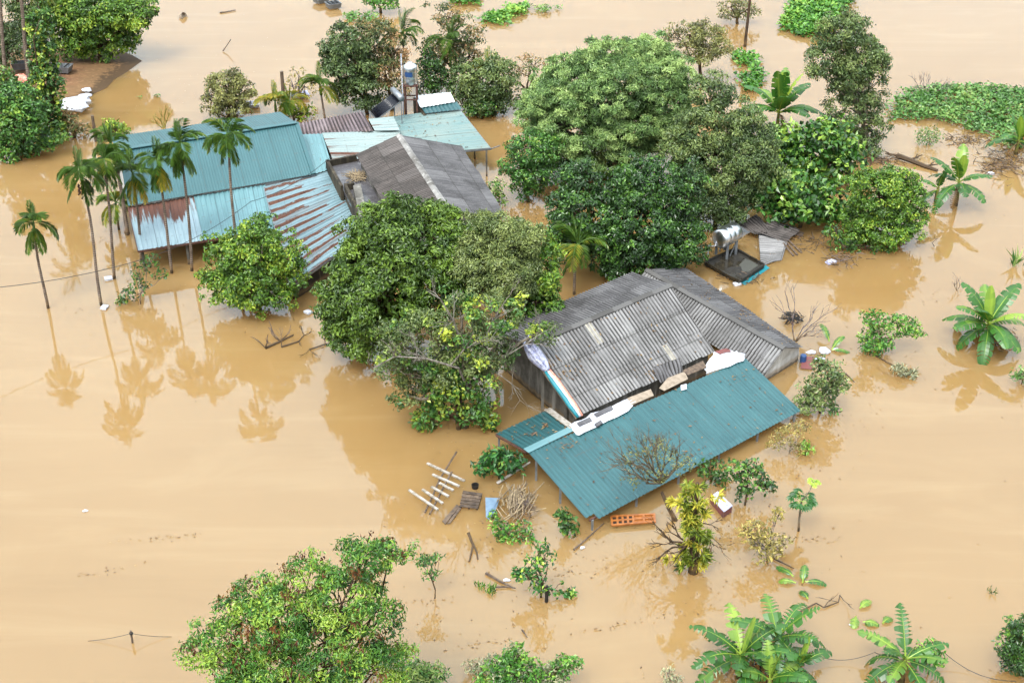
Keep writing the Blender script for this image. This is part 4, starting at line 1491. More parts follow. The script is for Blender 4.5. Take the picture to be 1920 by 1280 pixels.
S('shrub', 'undergrowth filling the gap between the feathery tree and the dense dark tree', 'shrub', (1090, 330), [(1060, 295, 36, 22), (1100, 308, 40, 22), (1150, 312, 40, 22), (1030, 300, 24, 18)],
  'leaf_fore', 604, dens=.8, cr=.42, lpc=34, ll=.28, lw=.12, tint=(.0, .7), **shrubkw)
S('shrub', 'dull bushes under the dark trees behind the collapsed roofing', 'shrub', (1390, 425), [(1300, 360, 44, 34), (1330, 395, 36, 26), (1430, 330, 40, 36)],
  'leaf_shade', 605, dens=.9, cr=.45, lpc=40, ll=.24, lw=.12, tint=(.2, 1.0), **shrubkw)
# -- foreground
S('tree', 'fresh green feathery tree filling the lower left foreground', 'tree', (600, 1420),
  [(478, 1108, 42, 34, 1), (575, 1090, 62, 50, .5), (690, 1045, 55, 42, .5), (742, 1030, 34, 30, .5), (640, 1120, 75, 60), (520, 1170, 80, 58), (625, 1210, 95, 62, -.5), (415, 1205, 55, 42), (378, 1235, 42, 34), (700, 1150, 52, 48), (560, 1275, 100, 62, -1), (672, 1270, 75, 50, -1), (480, 1270, 72, 52, -.5), (735, 1240, 42, 36), (440, 1150, 34, 32, .5)],
  'leaf_fore', 31, bark='bark', tr=.12, dens=.56, cr=.36, lpc=34, ll=.2, lw=.065, droop=.5, up=.6, tint=(.0, 1.0), shell=.35, curl=.25, core=.03, loose=.5, flat=.6, cover=.95,
  extra=('leaf_pod', dict(dens=.1, cr=.26, lpc=14, ll=.24, lw=.07, droop=1.4, up=.2, tint=(.0, 1.0), shell=.9, core=0), 'seed_pods'))
S('shrub', 'small detached green sprays right of the foreground tree', 'shrub', (815, 1120), [(800, 1050, 16, 10), (818, 1043, 10, 8), (805, 1075, 14, 10)],
  'leaf_fore', 32, tr=.03, dens=1.2, cr=.22, lpc=26, ll=.18, lw=.08, droop=.5, tint=(.0, .6), **shrubkw)
S('shrub', 'dull feathery shrub at the bottom edge right of the foreground tree', 'shrub', (790, 1300), [(770, 1262, 32, 22), (810, 1262, 26, 20), (785, 1280, 36, 20)],
  'leaf_weed_dull', 33, tr=.04, dens=1.2, cr=.24, lpc=34, ll=.2, lw=.06, tint=(.1, .9), **shrubkw)
S('shrub', 'dark shrub at the right corner of the teal veranda', 'shrub', (1538, 775),
  [(1548, 695, 26, 24), (1565, 718, 26, 24), (1522, 728, 26, 26), (1512, 755, 20, 20), (1540, 740, 28, 24)],
  'leaf_shade', 34, tr=.06, dens=1.1, cr=.34, lpc=40, ll=.22, lw=.12, tint=(.1, 1.0), **shrubkw)
S('shrub', 'tiny green sapling below the dark veranda corner shrub', 'shrub', (1560, 775), [(1560, 765, 12, 12)],
  'leaf_fore', 35, tr=.03, dens=2, cr=.2, lpc=16, ll=.25, lw=.13, tint=(.0, .5), **shrubkw)
S('shrub', 'half sunk green shrub left of the big banana clump', 'shrub', (1648, 660),
  [(1640, 595, 22, 12), (1632, 612, 16, 18), (1650, 635, 34, 22), (1690, 610, 32, 14), (1640, 650, 26, 12), (1710, 622, 18, 8)],
  'leaf_weed', 36, tr=.05, core=.15, loose=.4, cover=.8, dens=1.1, cr=.3, lpc=30, ll=.24, lw=.11, tint=(.0, .75), shell=.4, **shrubkw)
S('shrub', 'small silted branch with leaves floating below the half sunk shrub', 'shrub', (1700, 705), [(1688, 692, 14, 6), (1706, 700, 14, 6)],
  'leaf_grey', 37, tr=.03, dens=2.2, cr=.24, lpc=16, ll=.22, lw=.1, tint=(.0, .6), **shrubkw)
S('shrub', 'dark green bush cut by the right frame edge near the bottom', 'shrub', (1915, 1262),
  [(1912, 1175, 26, 24), (1898, 1205, 28, 28), (1925, 1225, 40, 36), (1900, 1242, 26, 20), (1940, 1180, 30, 30)],
  'leaf_dark', 38, tr=.08, dens=1.3, cr=.3, lpc=44, ll=.2, lw=.09, tint=(.1, .8), **shrubkw)
S('shrub', 'domed dark green papaya seedling beside the leaning white beam', 'shrub', (937, 895), [(937, 862, 38, 24), (916, 868, 22, 17), (960, 868, 20, 17)],
  'leaf_papaya', 39, tr=.06, dens=1.4, cr=.3, lpc=44, ll=.36, lw=.16, droop=.5, tint=(.0, .45), **shrubkw)
S('shrub', 'green vine bush on the water by the notched veranda corner', 'shrub', (1066, 1003), [(1053, 963, 13, 12), (1060, 978, 16, 14), (1070, 990, 16, 12)],
  'leaf_vine', 40, tr=.03, dens=1.9, cr=.24, lpc=26, ll=.22, lw=.15, tint=(.0, .5), **shrubkw)
S('shrub', 'upright leafy sapling in open water below the straw bundle', 'shrub', (1016, 1118),
  [(1012, 1022, 18, 14), (1022, 1045, 20, 14), (1002, 1052, 16, 16), (1010, 1080, 20, 16), (980, 1075, 18, 8), (1044, 1105, 16, 12), (1005, 1102, 14, 10), (1068, 1112, 10, 6)],
  'leaf_papaya', 41, tr=.05, core=.15, loose=.4, cover=.8, dens=1.3, cr=.26, lpc=24, ll=.24, lw=.12, tint=(.0, .8), shell=.4, **shrubkw)
S('shrub', 'thick leaved dark shrub behind the white floating box', 'shrub', (1395, 945),
  [(1382, 880, 25, 20), (1412, 872, 16, 16), (1405, 900, 26, 18), (1395, 925, 16, 16), (1440, 912, 14, 14), (1425, 895, 16, 16)],
  'leaf_dark', 42, tr=.05, core=.15, loose=.4, cover=.8, dens=1.1, cr=.3, lpc=26, ll=.26, lw=.15, tint=(.1, .8), shell=.45, **shrubkw)
S('shrub', 'low dark bush under the front edge of the veranda roof', 'shrub', (1335, 905), [(1332, 875, 22, 16), (1318, 882, 14, 12), (1350, 900, 20, 12)],
  'leaf_vine', 43, tr=.04, dens=1.2, cr=.3, lpc=28, ll=.24, lw=.14, tint=(.0, .45), **shrubkw)
S('shrub', 'pale silt coated shrub left of the papaya sapling', 'shrub', (1438, 1052),
  [(1420, 990, 22, 14), (1452, 1015, 24, 18), (1400, 1000, 18, 12), (1440, 1030, 30, 14), (1472, 1010, 16, 14), (1425, 1020, 20, 14), (1458, 965, 10, 14)],
  'leaf_pale', 44, bark='deadwood', tr=.04, core=.15, loose=.4, cover=.8, dens=1.0, cr=.26, lpc=24, ll=.24, lw=.1, tint=(.0, 1.0), shell=.35, **shrubkw)
S('shrub', 'tangle of green and grey plants at the bottom edge centre', 'shrub', (975, 1300),
  [(965, 1225, 22, 20), (956, 1248, 36, 26), (992, 1260, 32, 24), (935, 1270, 44, 24), (1064, 1243, 24, 15), (1048, 1260, 26, 18), (1010, 1280, 36, 20)],
  'leaf_weed', 45, tr=.04, dens=1.3, cr=.26, lpc=34, ll=.2, lw=.09, tint=(.0, .7), shell=.4,
  extra=('leaf_grey', dict(dens=.35, cr=.25, lpc=18, ll=.2, lw=.08, tint=(0, .6), shell=.9), 'silted_leaves'), **shrubkw)
S('shrub', 'silted grey twigs left of the bottom centre tangle', 'shrub', (905, 1262), [(895, 1248, 22, 10), (925, 1238, 16, 10)],
  'leaf_grey', 46, bark='deadwood', tr=.03, dens=1.3, cr=.24, lpc=16, ll=.18, lw=.08, tint=(.0, .7), **shrubkw)
S('shrub', 'grey drowned leaves at the bottom edge left of the banana cluster', 'shrub', (1255, 1285), [(1252, 1262, 12, 14), (1262, 1275, 14, 10)],
  'leaf_grey', 47, bark='deadwood', tr=.03, dens=1.8, cr=.22, lpc=18, ll=.18, lw=.09, tint=(.1, .9), **shrubkw)
S('shrub', 'sparse twiggy shrub at the foot of the palm row', 'shrub', (265, 570),
  [(258, 508, 16, 14), (282, 490, 16, 14), (240, 550, 16, 14), (262, 535, 18, 14), (228, 565, 10, 7), (300, 515, 12, 8)],
  'leaf_vine', 48, bark='deadwood', tr=.03, core=.15, loose=.4, cover=.8, dens=.9, cr=.3, lpc=18, ll=.24, lw=.13, tint=(.0, .6), shell=.4, **shrubkw)
S('shrub', 'leafy weeds floating against the blue grey sheet', 'shrub', (955, 1010),
  [(935, 985, 16, 8), (955, 1000, 22, 9), (985, 985, 14, 10), (925, 965, 10, 8), (945, 1020, 16, 7), (985, 1012, 16, 8)],
  'leaf_weed', 49, bark='deadwood', tr=.03, core=.15, loose=.4, cover=.8, dens=1.2, cr=.24, lpc=15, ll=.2, lw=.11, tint=(.0, .9), shell=.3, **shrubkw)
S('shrub', 'floating leafy branch beside the tangled debris', 'shrub', (1570, 470),
  [(1565, 445, 18, 14), (1580, 460, 20, 12), (1560, 430, 14, 10), (1625, 478, 14, 8), (1650, 488, 14, 7), (1600, 470, 14, 8)],
  'leaf_vine', 50, bark='deadwood', tr=.04, dens=1.2, cr=.28, lpc=20, ll=.25, lw=.13, tint=(.0, .6), shell=.4, **shrubkw)
S('shrub', 'greyish shrub by the tall pole at the top edge', 'shrub', (1385, 45), [(1375, 12, 26, 18), (1400, 18, 22, 16), (1365, 28, 18, 12)],
  'leaf_brown', 51, core=.15, loose=.4, cover=.8, dens=.7, cr=.5, lpc=26, ll=.28, lw=.12, tint=(.1, .9), **shrubkw)
S('shrub', 'green bush at the top edge over the floating cages', 'shrub', (712, 25), [(705, 0, 24, 14), (728, 2, 20, 14)],
  'leaf_weed', 52, dens=.9, cr=.45, lpc=30, ll=.34, lw=.14, tint=(.0, .7), **shrubkw)
S('shrub', 'grey green tuft in the open water below the weed bank', 'shrub', (1745, 272), [(1743, 252, 22, 12), (1738, 262, 18, 8)],
  'leaf_weed_dull', 53, tr=.03, dens=.6, core=.1, loose=.6, cover=.5, cr=.36, lpc=26, ll=.3, lw=.06, up=.3, droop=-.2, tint=(.0, .7), **shrubkw)
S('shrub', 'yellow green bush behind the back corner of the teal roof', 'shrub', (560, 225), [(545, 205, 18, 16), (562, 212, 16, 14), (578, 208, 14, 12)],
  'leaf_bright', 54, dens=1.0, cr=.4, lpc=26, ll=.32, lw=.12, tint=(.2, .9), **shrubkw)
S('shrub', 'thin yellowish shrub by the wooden pole above the house', 'shrub', (562, 190), [(560, 140, 20, 20), (548, 160, 16, 18), (575, 165, 16, 16)],
  'leaf_pale', 55, bark='deadwood', core=.15, loose=.4, cover=.8, dens=.5, cr=.45, lpc=18, ll=.24, lw=.1, tint=(.1, .9), shell=.3, **shrubkw)
S('shrub', 'small grey bush at the right edge below the banana clump', 'shrub', (1915, 720), [(1912, 700, 14, 14), (1925, 710, 16, 14)],
  'leaf_weed_dull', 56, tr=.03, dens=1.4, cr=.28, lpc=22, ll=.22, lw=.09, tint=(.0, .7), **shrubkw)
S('shrub', 'light green growth behind the dark gabled roof', 'shrub', (930, 385), [(925, 352, 16, 18), (940, 375, 12, 14)],
  'leaf_weed_dull', 57, tr=.03, dens=1.1, cr=.36, lpc=24, ll=.34, lw=.1, tint=(.3, .9), up=.3, **shrubkw)
S('shrub', 'withered pale weeds under the right end of the veranda', 'shrub', (1480, 850), [(1478, 815, 26, 14), (1500, 840, 20, 12), (1455, 830, 20, 12), (1505, 800, 14, 12)],
  'leaf_pale', 58, bark='deadwood', tr=.02, core=.15, loose=.4, cover=.8, dens=.9, cr=.3, lpc=18, ll=.2, lw=.07, tint=(.0, .8), shell=.3, **shrubkw)
S('shrub', 'fresh green tuft below the withered veranda weeds', 'shrub', (1513, 850), [(1512, 838, 13, 9)],
  'leaf_weed', 59, tr=.02, dens=2.2, cr=.22, lpc=22, ll=.22, lw=.1, tint=(.2, .9), **shrubkw)


# ---- bare shrubs
def bare(name, label, base, aims, seed, mat='deadwood', L=.9, r=.05, depth=3, cat='tree', spread=.6, leaf=None, trunk_name=None):
    rng = np.random.default_rng(seed)
    b = G(*base)
    t = thing(name, label, cat, b)
    mb = MB()
    for x, y, dy in aims:
        p = PY(x, y, b[1] + dy)
        twigs(mb, rng, b - UP * .1, nrm(p - b), np.linalg.norm(p - b) * L, r, depth, spread)
    mb.build('branches', M[mat], t)
    return t


t = bare('tree', 'nearly leafless dark tree in front of the teal veranda', (1268, 975), [(1222, 880, .5)], 61, L=.6, r=.11, depth=0, mat='bark')
rng = np.random.default_rng(62)
b0 = G(1268, 975)
fk = PY(1240, 905, b0[1] + .4)
mb = MB()
for x, y, dy in ((1180, 858, .3), (1200, 845, .8), (1225, 835, 1.0), (1250, 850, .6), (1282, 868, .4), (1172, 895, 0), (1215, 870, -.4), (1262, 885, -.2), (1195, 910, -.3)):
    p = PY(x, y, b0[1] + dy)
    twigs(mb, rng, fk, nrm(p - fk + UP * .1), np.linalg.norm(p - fk) * .66, .05, 4, .6)
mb.build('branches', M['twig'], t)
mb = MB()
cl = [(PY(x, y, b0[1] + .4), np.array([r, r, r * .7]) * mpp(b0)) for x, y, r in ((1190, 860, 26), (1225, 842, 26), (1260, 862, 30), (1200, 895, 26), (1240, 880, 26), (1285, 868, 18))]
crown(mb, rng, cl, dens=.7, cr=.3, lpc=7, ll=.14, lw=.06, tint=(.1, .9), shell=.3, core=.1, loose=.5)
mb.build('leaves', M['leaf_brown'], t)

# trunk smothered in yellow green strap leaves, with bare low branches
b0 = G(1300, 1072)
t = thing('tree', 'tree trunk smothered in yellow green strap leaved plants beside the leafless tree', 'tree', b0)
rng = np.random.default_rng(63)
mb = MB()
for k in range(84):
    f = rng.random() ** .8
    y = 900 + 165 * f
    x = 1306 - 10 * f + rng.normal(0, 15 + 5 * math.sin(f * 9))
    p = PY(x, y, b0[1] + rng.normal(-.05, .25))
    p[2] = max(p[2], .12)
    n = int(rng.integers(22, 38))
    ax_ = nrm(np.array([(x - 1303) / 25, -.5, .75]) + rng.normal(0, .25, 3))
    D = nrm(unit(rng, n) + ax_ * .9)
    leaves(mb, p + unit(rng, n) * .05, D, UP * .8 - D * .4 + unit(rng, n) * .3, rng.uniform(.2, .38) * rng.uniform(.6, 1.2, n), rng.uniform(.05, .085, n), rng.uniform(.1, 1.1) + rng.normal(0, .16, n), curl=.22)
mb.build('foliage', M['leaf_strap'], t)
mb = MB()
mb.tube([b0 - UP * .4, PY(1302, 1030, b0[1]), PY(1300, 970, b0[1]), PY(1308, 905, b0[1])], [.2, .17, .13, .07], 8)
for x, y, dy in ((1235, 1030, -.2), (1250, 990, .2), (1225, 1010, .1), (1260, 1045, -.4)):
    s0 = PY(1292, 1020, b0[1])
    p = PY(x, y, b0[1] + dy)
    twigs(mb, rng, s0, nrm(p - s0), np.linalg.norm(p - s0) * .55, .05, 3, .55, .02)
for x, y, dy in ((1350, 985, .2), (1345, 1020, 0)):
    s0 = PY(1305, 980, b0[1])
    p = PY(x, y, b0[1] + dy)
    twigs(mb, rng, s0, nrm(p - s0), np.linalg.norm(p - s0) * .6, .03, 3, .5, .02)
mb.build('trunk', M['bark'], t)

bare('shrub', 'bare brown shrub with long thin twigs beside the white gable', (1490, 640), [(1520, 585, .3), (1485, 555, .6), (1545, 580, 0), (1530, 610, -.3)], 64, L=.6, r=.035, depth=3, cat='shrub')
bare('shrub', 'small leafless forked shrub in the water behind the teal roof', (308, 240), [(295, 205, 0), (318, 205, 0), (306, 200, .3), (285, 222, -.2)], 65, L=.6, r=.05, depth=2, cat='shrub', mat='leaf_pale')
bare('shrub', 'bare twigs in water above the big banana clump', (1795, 545), [(1785, 522, 0), (1805, 522, 0), (1795, 515, .2)], 66, L=.6, r=.015, depth=2, cat='shrub')
bare('shrub', 'reddish bare twigs along the top of the weed bank', (1735, 180), [(1715, 150, 0), (1750, 150, .3), (1775, 160, 0), (1730, 145, .4)], 67, L=.6, r=.03, depth=3, cat='shrub')


def limb(name, label, pts, r0, seed, cat='branch', mat='deadwood', z=.06, fork=0, group=None):
    """a driftwood stick or limb floating on the water"""
    rng = np.random.default_rng(seed)
    P = [G(x, y, z + (zz[0] if zz else 0)) for x, y, *zz in pts]
    mb = MB()
    mb.tube(P, np.linspace(r0, r0 * .55, len(P)), 6)
    for k in range(fork):
        s0 = P[rng.integers(0, len(P))]
        d_ = nrm(np.array([rng.normal(0, 1), rng.normal(0, 1), rng.uniform(.0, .5)]))
        twigs(mb, rng, s0, d_, rng.uniform(.4, .8), r0 * .5, 1, .5, .03)
    return build_top(mb, name, M[mat], P[0], label, cat, group)


limb('branch', 'longest forked dead branch floating below the rounded fruit tree', [(498, 652), (525, 640), (550, 628)], .07, 70, fork=5)
limb('branch', 'dead twiggy branch lying across the fruit tree reflection', [(528, 650), (560, 640), (570, 628)], .05, 71, fork=4)
limb('branch', 'thin dead branch with upright twigs right of the forked branch', [(580, 655), (610, 645), (640, 638)], .04, 72, fork=5)
limb('branch', 'grey forked branch standing out of the water below the pallet', [(878, 998, .35), (887, 1022, .05), (880, 1052)], .06, 73)
limb('branch', 'second grey prong leaning beside the forked branch', [(885, 1015, .15), (894, 1035), (896, 1048)], .045, 74)
limb('pole', 'wooden pole floating by the notched veranda corner', [(1076, 1030), (1105, 1005), (1132, 980)], .045, 75, 'pole', 'wood')
limb('plank', 'dark wooden plank floating left of the upright sapling', [(911, 1074), (935, 1088), (960, 1100)], .06, 76, 'plank', 'wood')
limb('plank', 'thin plank crossing the end of the dark plank', [(930, 1100), (950, 1099), (967, 1102)], .04, 77, 'plank', 'wood')
limb('plank', 'short stick floating below the upright sapling', [(979, 1180), (984, 1187), (988, 1194)], .04, 78, 'stick', 'wood')
limb('log', 'long drifting tree trunk with a torn root end', [(1682, 292, .15), (1705, 300, .12), (1735, 312, .05), (1758, 320)], .17, 79, 'log', 'deadwood', fork=3)
limb('stick', 'small bent twig in water below the small banana plant', [(1752, 462), (1748, 455, .1), (1758, 447, .3)], .025, 80, 'stick', fork=1)
limb('branch', 'dead branch floating right of the dark veranda corner shrub', [(1585, 700), (1594, 708), (1602, 716)], .04, 81)
limb('branch', 'bare branch trailing from the half sunk shrub', [(1640, 665), (1665, 680), (1690, 692)], .04, 82)
limb('branch', 'twisted drift branch above the banana cluster', [(1492, 1150), (1530, 1130), (1545, 1138), (1572, 1128), (1575, 1115)], .035, 83, fork=3)
limb('branch', 'brown stick pointing at the mud bank in open water', [(412, 24), (428, 22), (442, 19)], .06, 84, mat='wood')
limb('branch', 'slanting stick standing from water at the top left', [(418, 96), (425, 86, .3), (433, 74, .8)], .05, 85, mat='wood')
limb('branch', 'dead stick lying beside the pale silted shrub', [(1448, 1045), (1475, 1058), (1488, 1065)], .04, 86)
limb('beam', 'white beam leaning against the side veranda roof', [(932, 906, 0), (962, 886, .35), (994, 866, .75)], .07, 87, 'beam', 'paint_white')


# ---- palms
def frond(mb, rng, base, az, el, L, droop, nl=30, ll=.5, lw=.042, tint=.4, hang=.4):
    """pinnate frond: returns nothing, adds rachis and leaflets"""
    d = np.array([cos(az) * cos(el), sin(az) * cos(el), sin(el)])
    pts = [np.array(base, float)]
    m = 10
    for k in range(m):
        d = nrm(d - UP * droop / m * (1 + 1.2 * k / m))
        pts.append(pts[-1] + d * L / m)
    pts = np.array(pts)
    mb.tube(pts, np.linspace(.022, .005, m + 1), 4, t=tint * .8, cap=False)
    s = np.linspace(.14, 1, nl)
    P = np.stack([np.interp(s * m, np.arange(m + 1), pts[:, i]) for i in range(3)], 1)
    tg = nrm(np.stack([np.interp(s * m, np.arange(m + 1), nrm(np.gradient(pts, axis=0))[:, i]) for i in range(3)], 1))
    sd = np.cross(tg, UP)
    bad = np.linalg.norm(sd, axis=1) < .15
    sd[bad] = np.array([-sin(az), cos(az), 0])
    sd = nrm(sd)
    nn = nrm(np.cross(sd, tg))
    for sg in (-1, 1):
        D = tg * .8 + sd * sg * 1.05 + nn * .2 - UP * hang * rng.uniform(.6, 1.3, (nl, 1)) + rng.normal(0, .07, (nl, 3))
        leaves(mb, P, D, nn + sd * sg * .2, ll * (.45 + .75 * np.sin(np.pi * np.clip(s * .85 + .12, 0, 1))) * rng.uniform(.85, 1.1, nl), np.full(nl, lw), tint + rng.normal(0, .12, nl), fold=.1, curl=.2)


def palm(label, base, top, seed, L=1.62, n=9, hangers=6, dy=0.0, tr=.072, nuts=False, spear=True, group=None, tint=.3, yellow=0, cat='palm tree'):
    rng = np.random.default_rng(seed)
    b = G(*base)
    tp_ = PY(top[0] - 1, top[1] - 8, b[1] + dy)
    t = thing('palm_tree', label, cat, b, group)
    mb = MB()
    path = bend(b - UP * .6, tp_, rng, 9, .015)
    mb.tube(path, np.linspace(tr * 1.15, tr * .8, 9), 8)
    mb.build('trunk', M['palm_bark'], t, True)
    mb = MB()
    ax_ = nrm(tp_ - path[-2])
    top2 = tp_ + ax_ * .7
    mb.tube([tp_ - ax_ * .05, tp_ + ax_ * .25, top2], [tr * 1.25, tr * 1.2, tr * .5], 8, t=.35)
    mb.build('crownshaft', M['leaf_palm'], t, True)
    a0 = rng.uniform(0, 6.28)
    for k in range(n):
        mb = MB()
        az = a0 + k * 2.4 + rng.normal(0, .15)
        el = radians((72, 40, 58, 22, 50)[k % 5]) + rng.normal(0, .12)
        frond(mb, rng, top2 - ax_ * .1, az, el, L * rng.uniform(.75, 1.0), 1.15 + rng.uniform(0, .8), tint=tint + rng.normal(0, .1))
        mb.build('frond', M['leaf_palm'], t)
    for k in range(hangers):
        mb = MB()
        az = a0 + k * 6.28 / hangers + rng.normal(0, .2)
        frond(mb, rng, top2 - ax_ * .3, az, radians(rng.uniform(-58, -30)), L * rng.uniform(.75, .95), .9, tint=tint + rng.normal(.02, .12) + (.45 if k < yellow else 0), hang=.7, ll=.42)
        mb.build('frond', M['leaf_palm'], t)
    if spear:
        mb = MB()
        for k in range(2):
            frond(mb, rng, top2 - ax_ * .1, a0 + k * 3, radians(80 + 5 * k), L * .75, .3, nl=20, tint=tint, hang=-.3, ll=.26)
        mb.build('spear_frond', M['leaf_palm'], t)
    if nuts:
        mb = MB()
        for k in range(60):
            q = tp_ - ax_ * .3 + rng.normal(0, .17, 3)
            mb.lathe(q, [(.01, -.05), (.045, -.02), (.045, .02), (.01, .05)], 5)
        mb.build('nut_cluster', M['iron'], t)
    return t


pg = 'tall palms standing in the flood left of the teal roof'
palm('shortest leftmost palm standing alone in open water', (90, 577), (66, 448), 101, L=1.5, n=6, hangers=5, group=pg)
palm('palm with a dark nut cluster under its crown beside the lone palm', (190, 572), (156, 352), 102, n=9, hangers=3, nuts=True, group=pg)
palm('dark crowned palm between the nut bearing palm and the roof corner', (213, 522), (198, 330), 103, n=9, hangers=5, group=pg)
palm('palm with brown dead fronds over the left end of the porch', (264, 490), (252, 352), 104, n=7, hangers=6, yellow=2, group=pg)
palm('palm with a thick hanging yellow green skirt of fronds', (322, 512), (300, 330), 105, n=6, hangers=8, yellow=2, group=pg)
palm('palm with the tallest upright spear leaf in front of the teal roof', (358, 508), (341, 300), 106, n=8, hangers=7, yellow=1, group=pg)
palm('rightmost tall palm with a tidy round crown over the teal roof', (448, 545), (430, 285), 107, n=12, hangers=2, spear=False, group=pg)
palm('dark palm crowded against the left corner of the teal house', (240, 440), (214, 300), 108, n=8, hangers=4, tr=.11, spear=True, group=pg)
pg = 'palms behind the patchwork shed'
palm('tall palm with an open upturned crown behind the water tank', (757, 190), (757, 92), 109, L=2.3, n=9, hangers=0, dy=0, spear=True, group=pg)
palm('palm with long drooping fronds right of the water tank', (848, 185), (845, 105), 110, L=2.4, n=9, hangers=4, group=pg)
palm('low dark palm behind the stained grey sheets', (612, 225), (603, 185), 111, L=2.0, n=9, hangers=0, group=pg, tint=.45)
palm('short bright palm at the far end of the teal roof', (520, 232), (518, 215), 112, L=1.8, n=8, hangers=0, group=pg, tint=.65)
palm('short bright palm beside the wooden pole', (552, 226), (548, 215), 113, L=1.6, n=7, hangers=0, group=pg, tint=.6)
palm('light green palm in front of the dense dark tree', (1076, 552), (1082, 488), 114, L=2.2, n=9, hangers=1, tint=.34)
palm('bushy young palm at the water edge by the porch', (222, 430), (220, 408), 115, L=1.5, n=10, hangers=0, tint=.5)
palm('dark palm tucked inside the trees above the steel tank', (1300, 405), (1300, 320), 116, L=2.0, n=8, hangers=1, tint=.35)
palm('young palm in the dark bush right of the shed roof', (915, 200), (915, 155), 117, L=2.0, n=8, hangers=0, tint=.55)
palm('pale trunk palm at the left edge, its crown above the frame', (64, 205), (28, -95), 118, L=2.6, n=8, hangers=2, tr=.12)
palm('dark thin palm trunk at the far left edge', (12, 165), (-8, -80), 119, L=2.4, n=6, hangers=2, tr=.12)
palm('palm with fronds dipping over the vine wrapped trunk at the top', (78, 130), (72, -12), 120, L=2.4, n=9, hangers=5, tint=.5)


# ---- bananas
def banana_leaf(mb, rng, base, az, el, L, W_, droop, tear=.5, tint=.4, m=14):
    d = np.array([cos(az) * cos(el), sin(az) * cos(el), sin(el)])
    sd0 = np.array([-sin(az), cos(az), 0])
    pts = [np.array(base, float)]
    for k in range(m):
        d = nrm(d - UP * droop / m * (.4 + 1.6 * k / m))
        pts.append(pts[-1] + d * L / m)
    pts = np.array(pts)
    tg = nrm(np.gradient(pts, axis=0))
    nn = nrm(np.cross(sd0[None].repeat(m + 1, 0), tg) * -1)
    nn = np.where(nn[:, 2:3] < 0, -nn, nn) if abs(el) < 1.2 else nn
    s = np.linspace(0, 1, m + 1)
    wd = W_ * np.clip(np.sin(np.pi * np.clip((s - .1) / .93, 0, 1) ** .8), 0, 1) ** .55
    wd[s < .12] = 0
    mb.tube(pts, np.linspace(.035, .008, m + 1), 4, t=.95, cap=False)
    i0 = 1
    for sg in (-1, 1):
        k = i0
        while k < m:
            st = 1 if rng.random() < tear else int(rng.integers(2, 4))
            k2 = min(m, k + st)
            jit = rng.normal(0, .25) * tear
            gap = .06 * tear * L
            V, UVs, T = [], [], []
            tt = tint + rng.normal(0, .06)
            for j in range(k, k2 + 1):
                wv = wd[j]
                fall = wv * (.18 + .35 * rng.random() * tear + jit * .6)
                sh = tg[j] * (wv * .3 + (gap if j == k else -gap if j == k2 else 0))
                V += [pts[j] + nn[j] * .012, pts[j] + sd0 * sg * wv * .5 + nn[j] * wv * .1 + sh * .4, pts[j] + sd0 * sg * wv * (1 - .12 * abs(jit)) - UP * max(fall, 0) * .6 + sh]
                T += [tt + .1, tt, tt - .03]
            n_ = k2 - k
            F = []
            for j in range(n_):
                F += [(3 * j, 3 * j + 1, 3 * j + 4, 3 * j + 3), (3 * j + 1, 3 * j + 2, 3 * j + 5, 3 * j + 4)]
            mb.add(V, F, t=np.clip(np.array(T), 0, 1))
            k = k2
    return mb


def banana(label, base, seed, L=1.9, n=9, stem=1.2, lean=(0, 0), tear=.5, tint=.35, dry=1, W_=.3, elr=(5, 75), group='banana plants standing in the flood', upright=1, az0=None):
    rng = np.random.default_rng(seed)
    b = G(*base)
    t = thing('banana_plant', label, 'banana plant', b, group)
    top = b + np.array([lean[0], lean[1], stem])
    mb = MB()
    mb.tube(bend(b - UP * .5, top, rng, 5, .03), [.15, .14, .12, .1, .07], 8)
    mb.build('stem', M['banana_stem'], t, True)
    a0 = rng.uniform(0, 6.28) if az0 is None else az0
    for k in range(n):
        mb = MB()
        f = k / max(1, n - 1)
        el = radians(elr[0] + (elr[1] - elr[0]) * f + rng.normal(0, 6))
        banana_leaf(mb, rng, top - UP * .15 * (1 - f), a0 + k * 2.4 + rng.normal(0, .2), el, L * rng.uniform(.8, 1.08), W_ * rng.uniform(.85, 1.1), rng.uniform(.9, 1.6) * (1 - .5 * f), tear, tint + rng.normal(0, .1) + .12 * f + (.35 if rng.random() < .12 else 0))
        mb.build('leaf', M['leaf_banana'], t)
    for k in range(upright):
        mb = MB()
        banana_leaf(mb, rng, top, a0 + 1 + 2 * k, radians(80), L * .8, W_ * .75, .25, .05, .75)
        mb.build('leaf', M['leaf_banana'], t)
    for k in range(dry):
        mb = MB()
        banana_leaf(mb, rng, top - UP * .2, a0 + .7 + 2.1 * k, radians(-20), L * .7, W_ * .6, 2.2, .9, .5)
        o = mb.build('leaf', M['leaf_dry'], t)
        o['label'] = 'dry brown leaf'
    return t


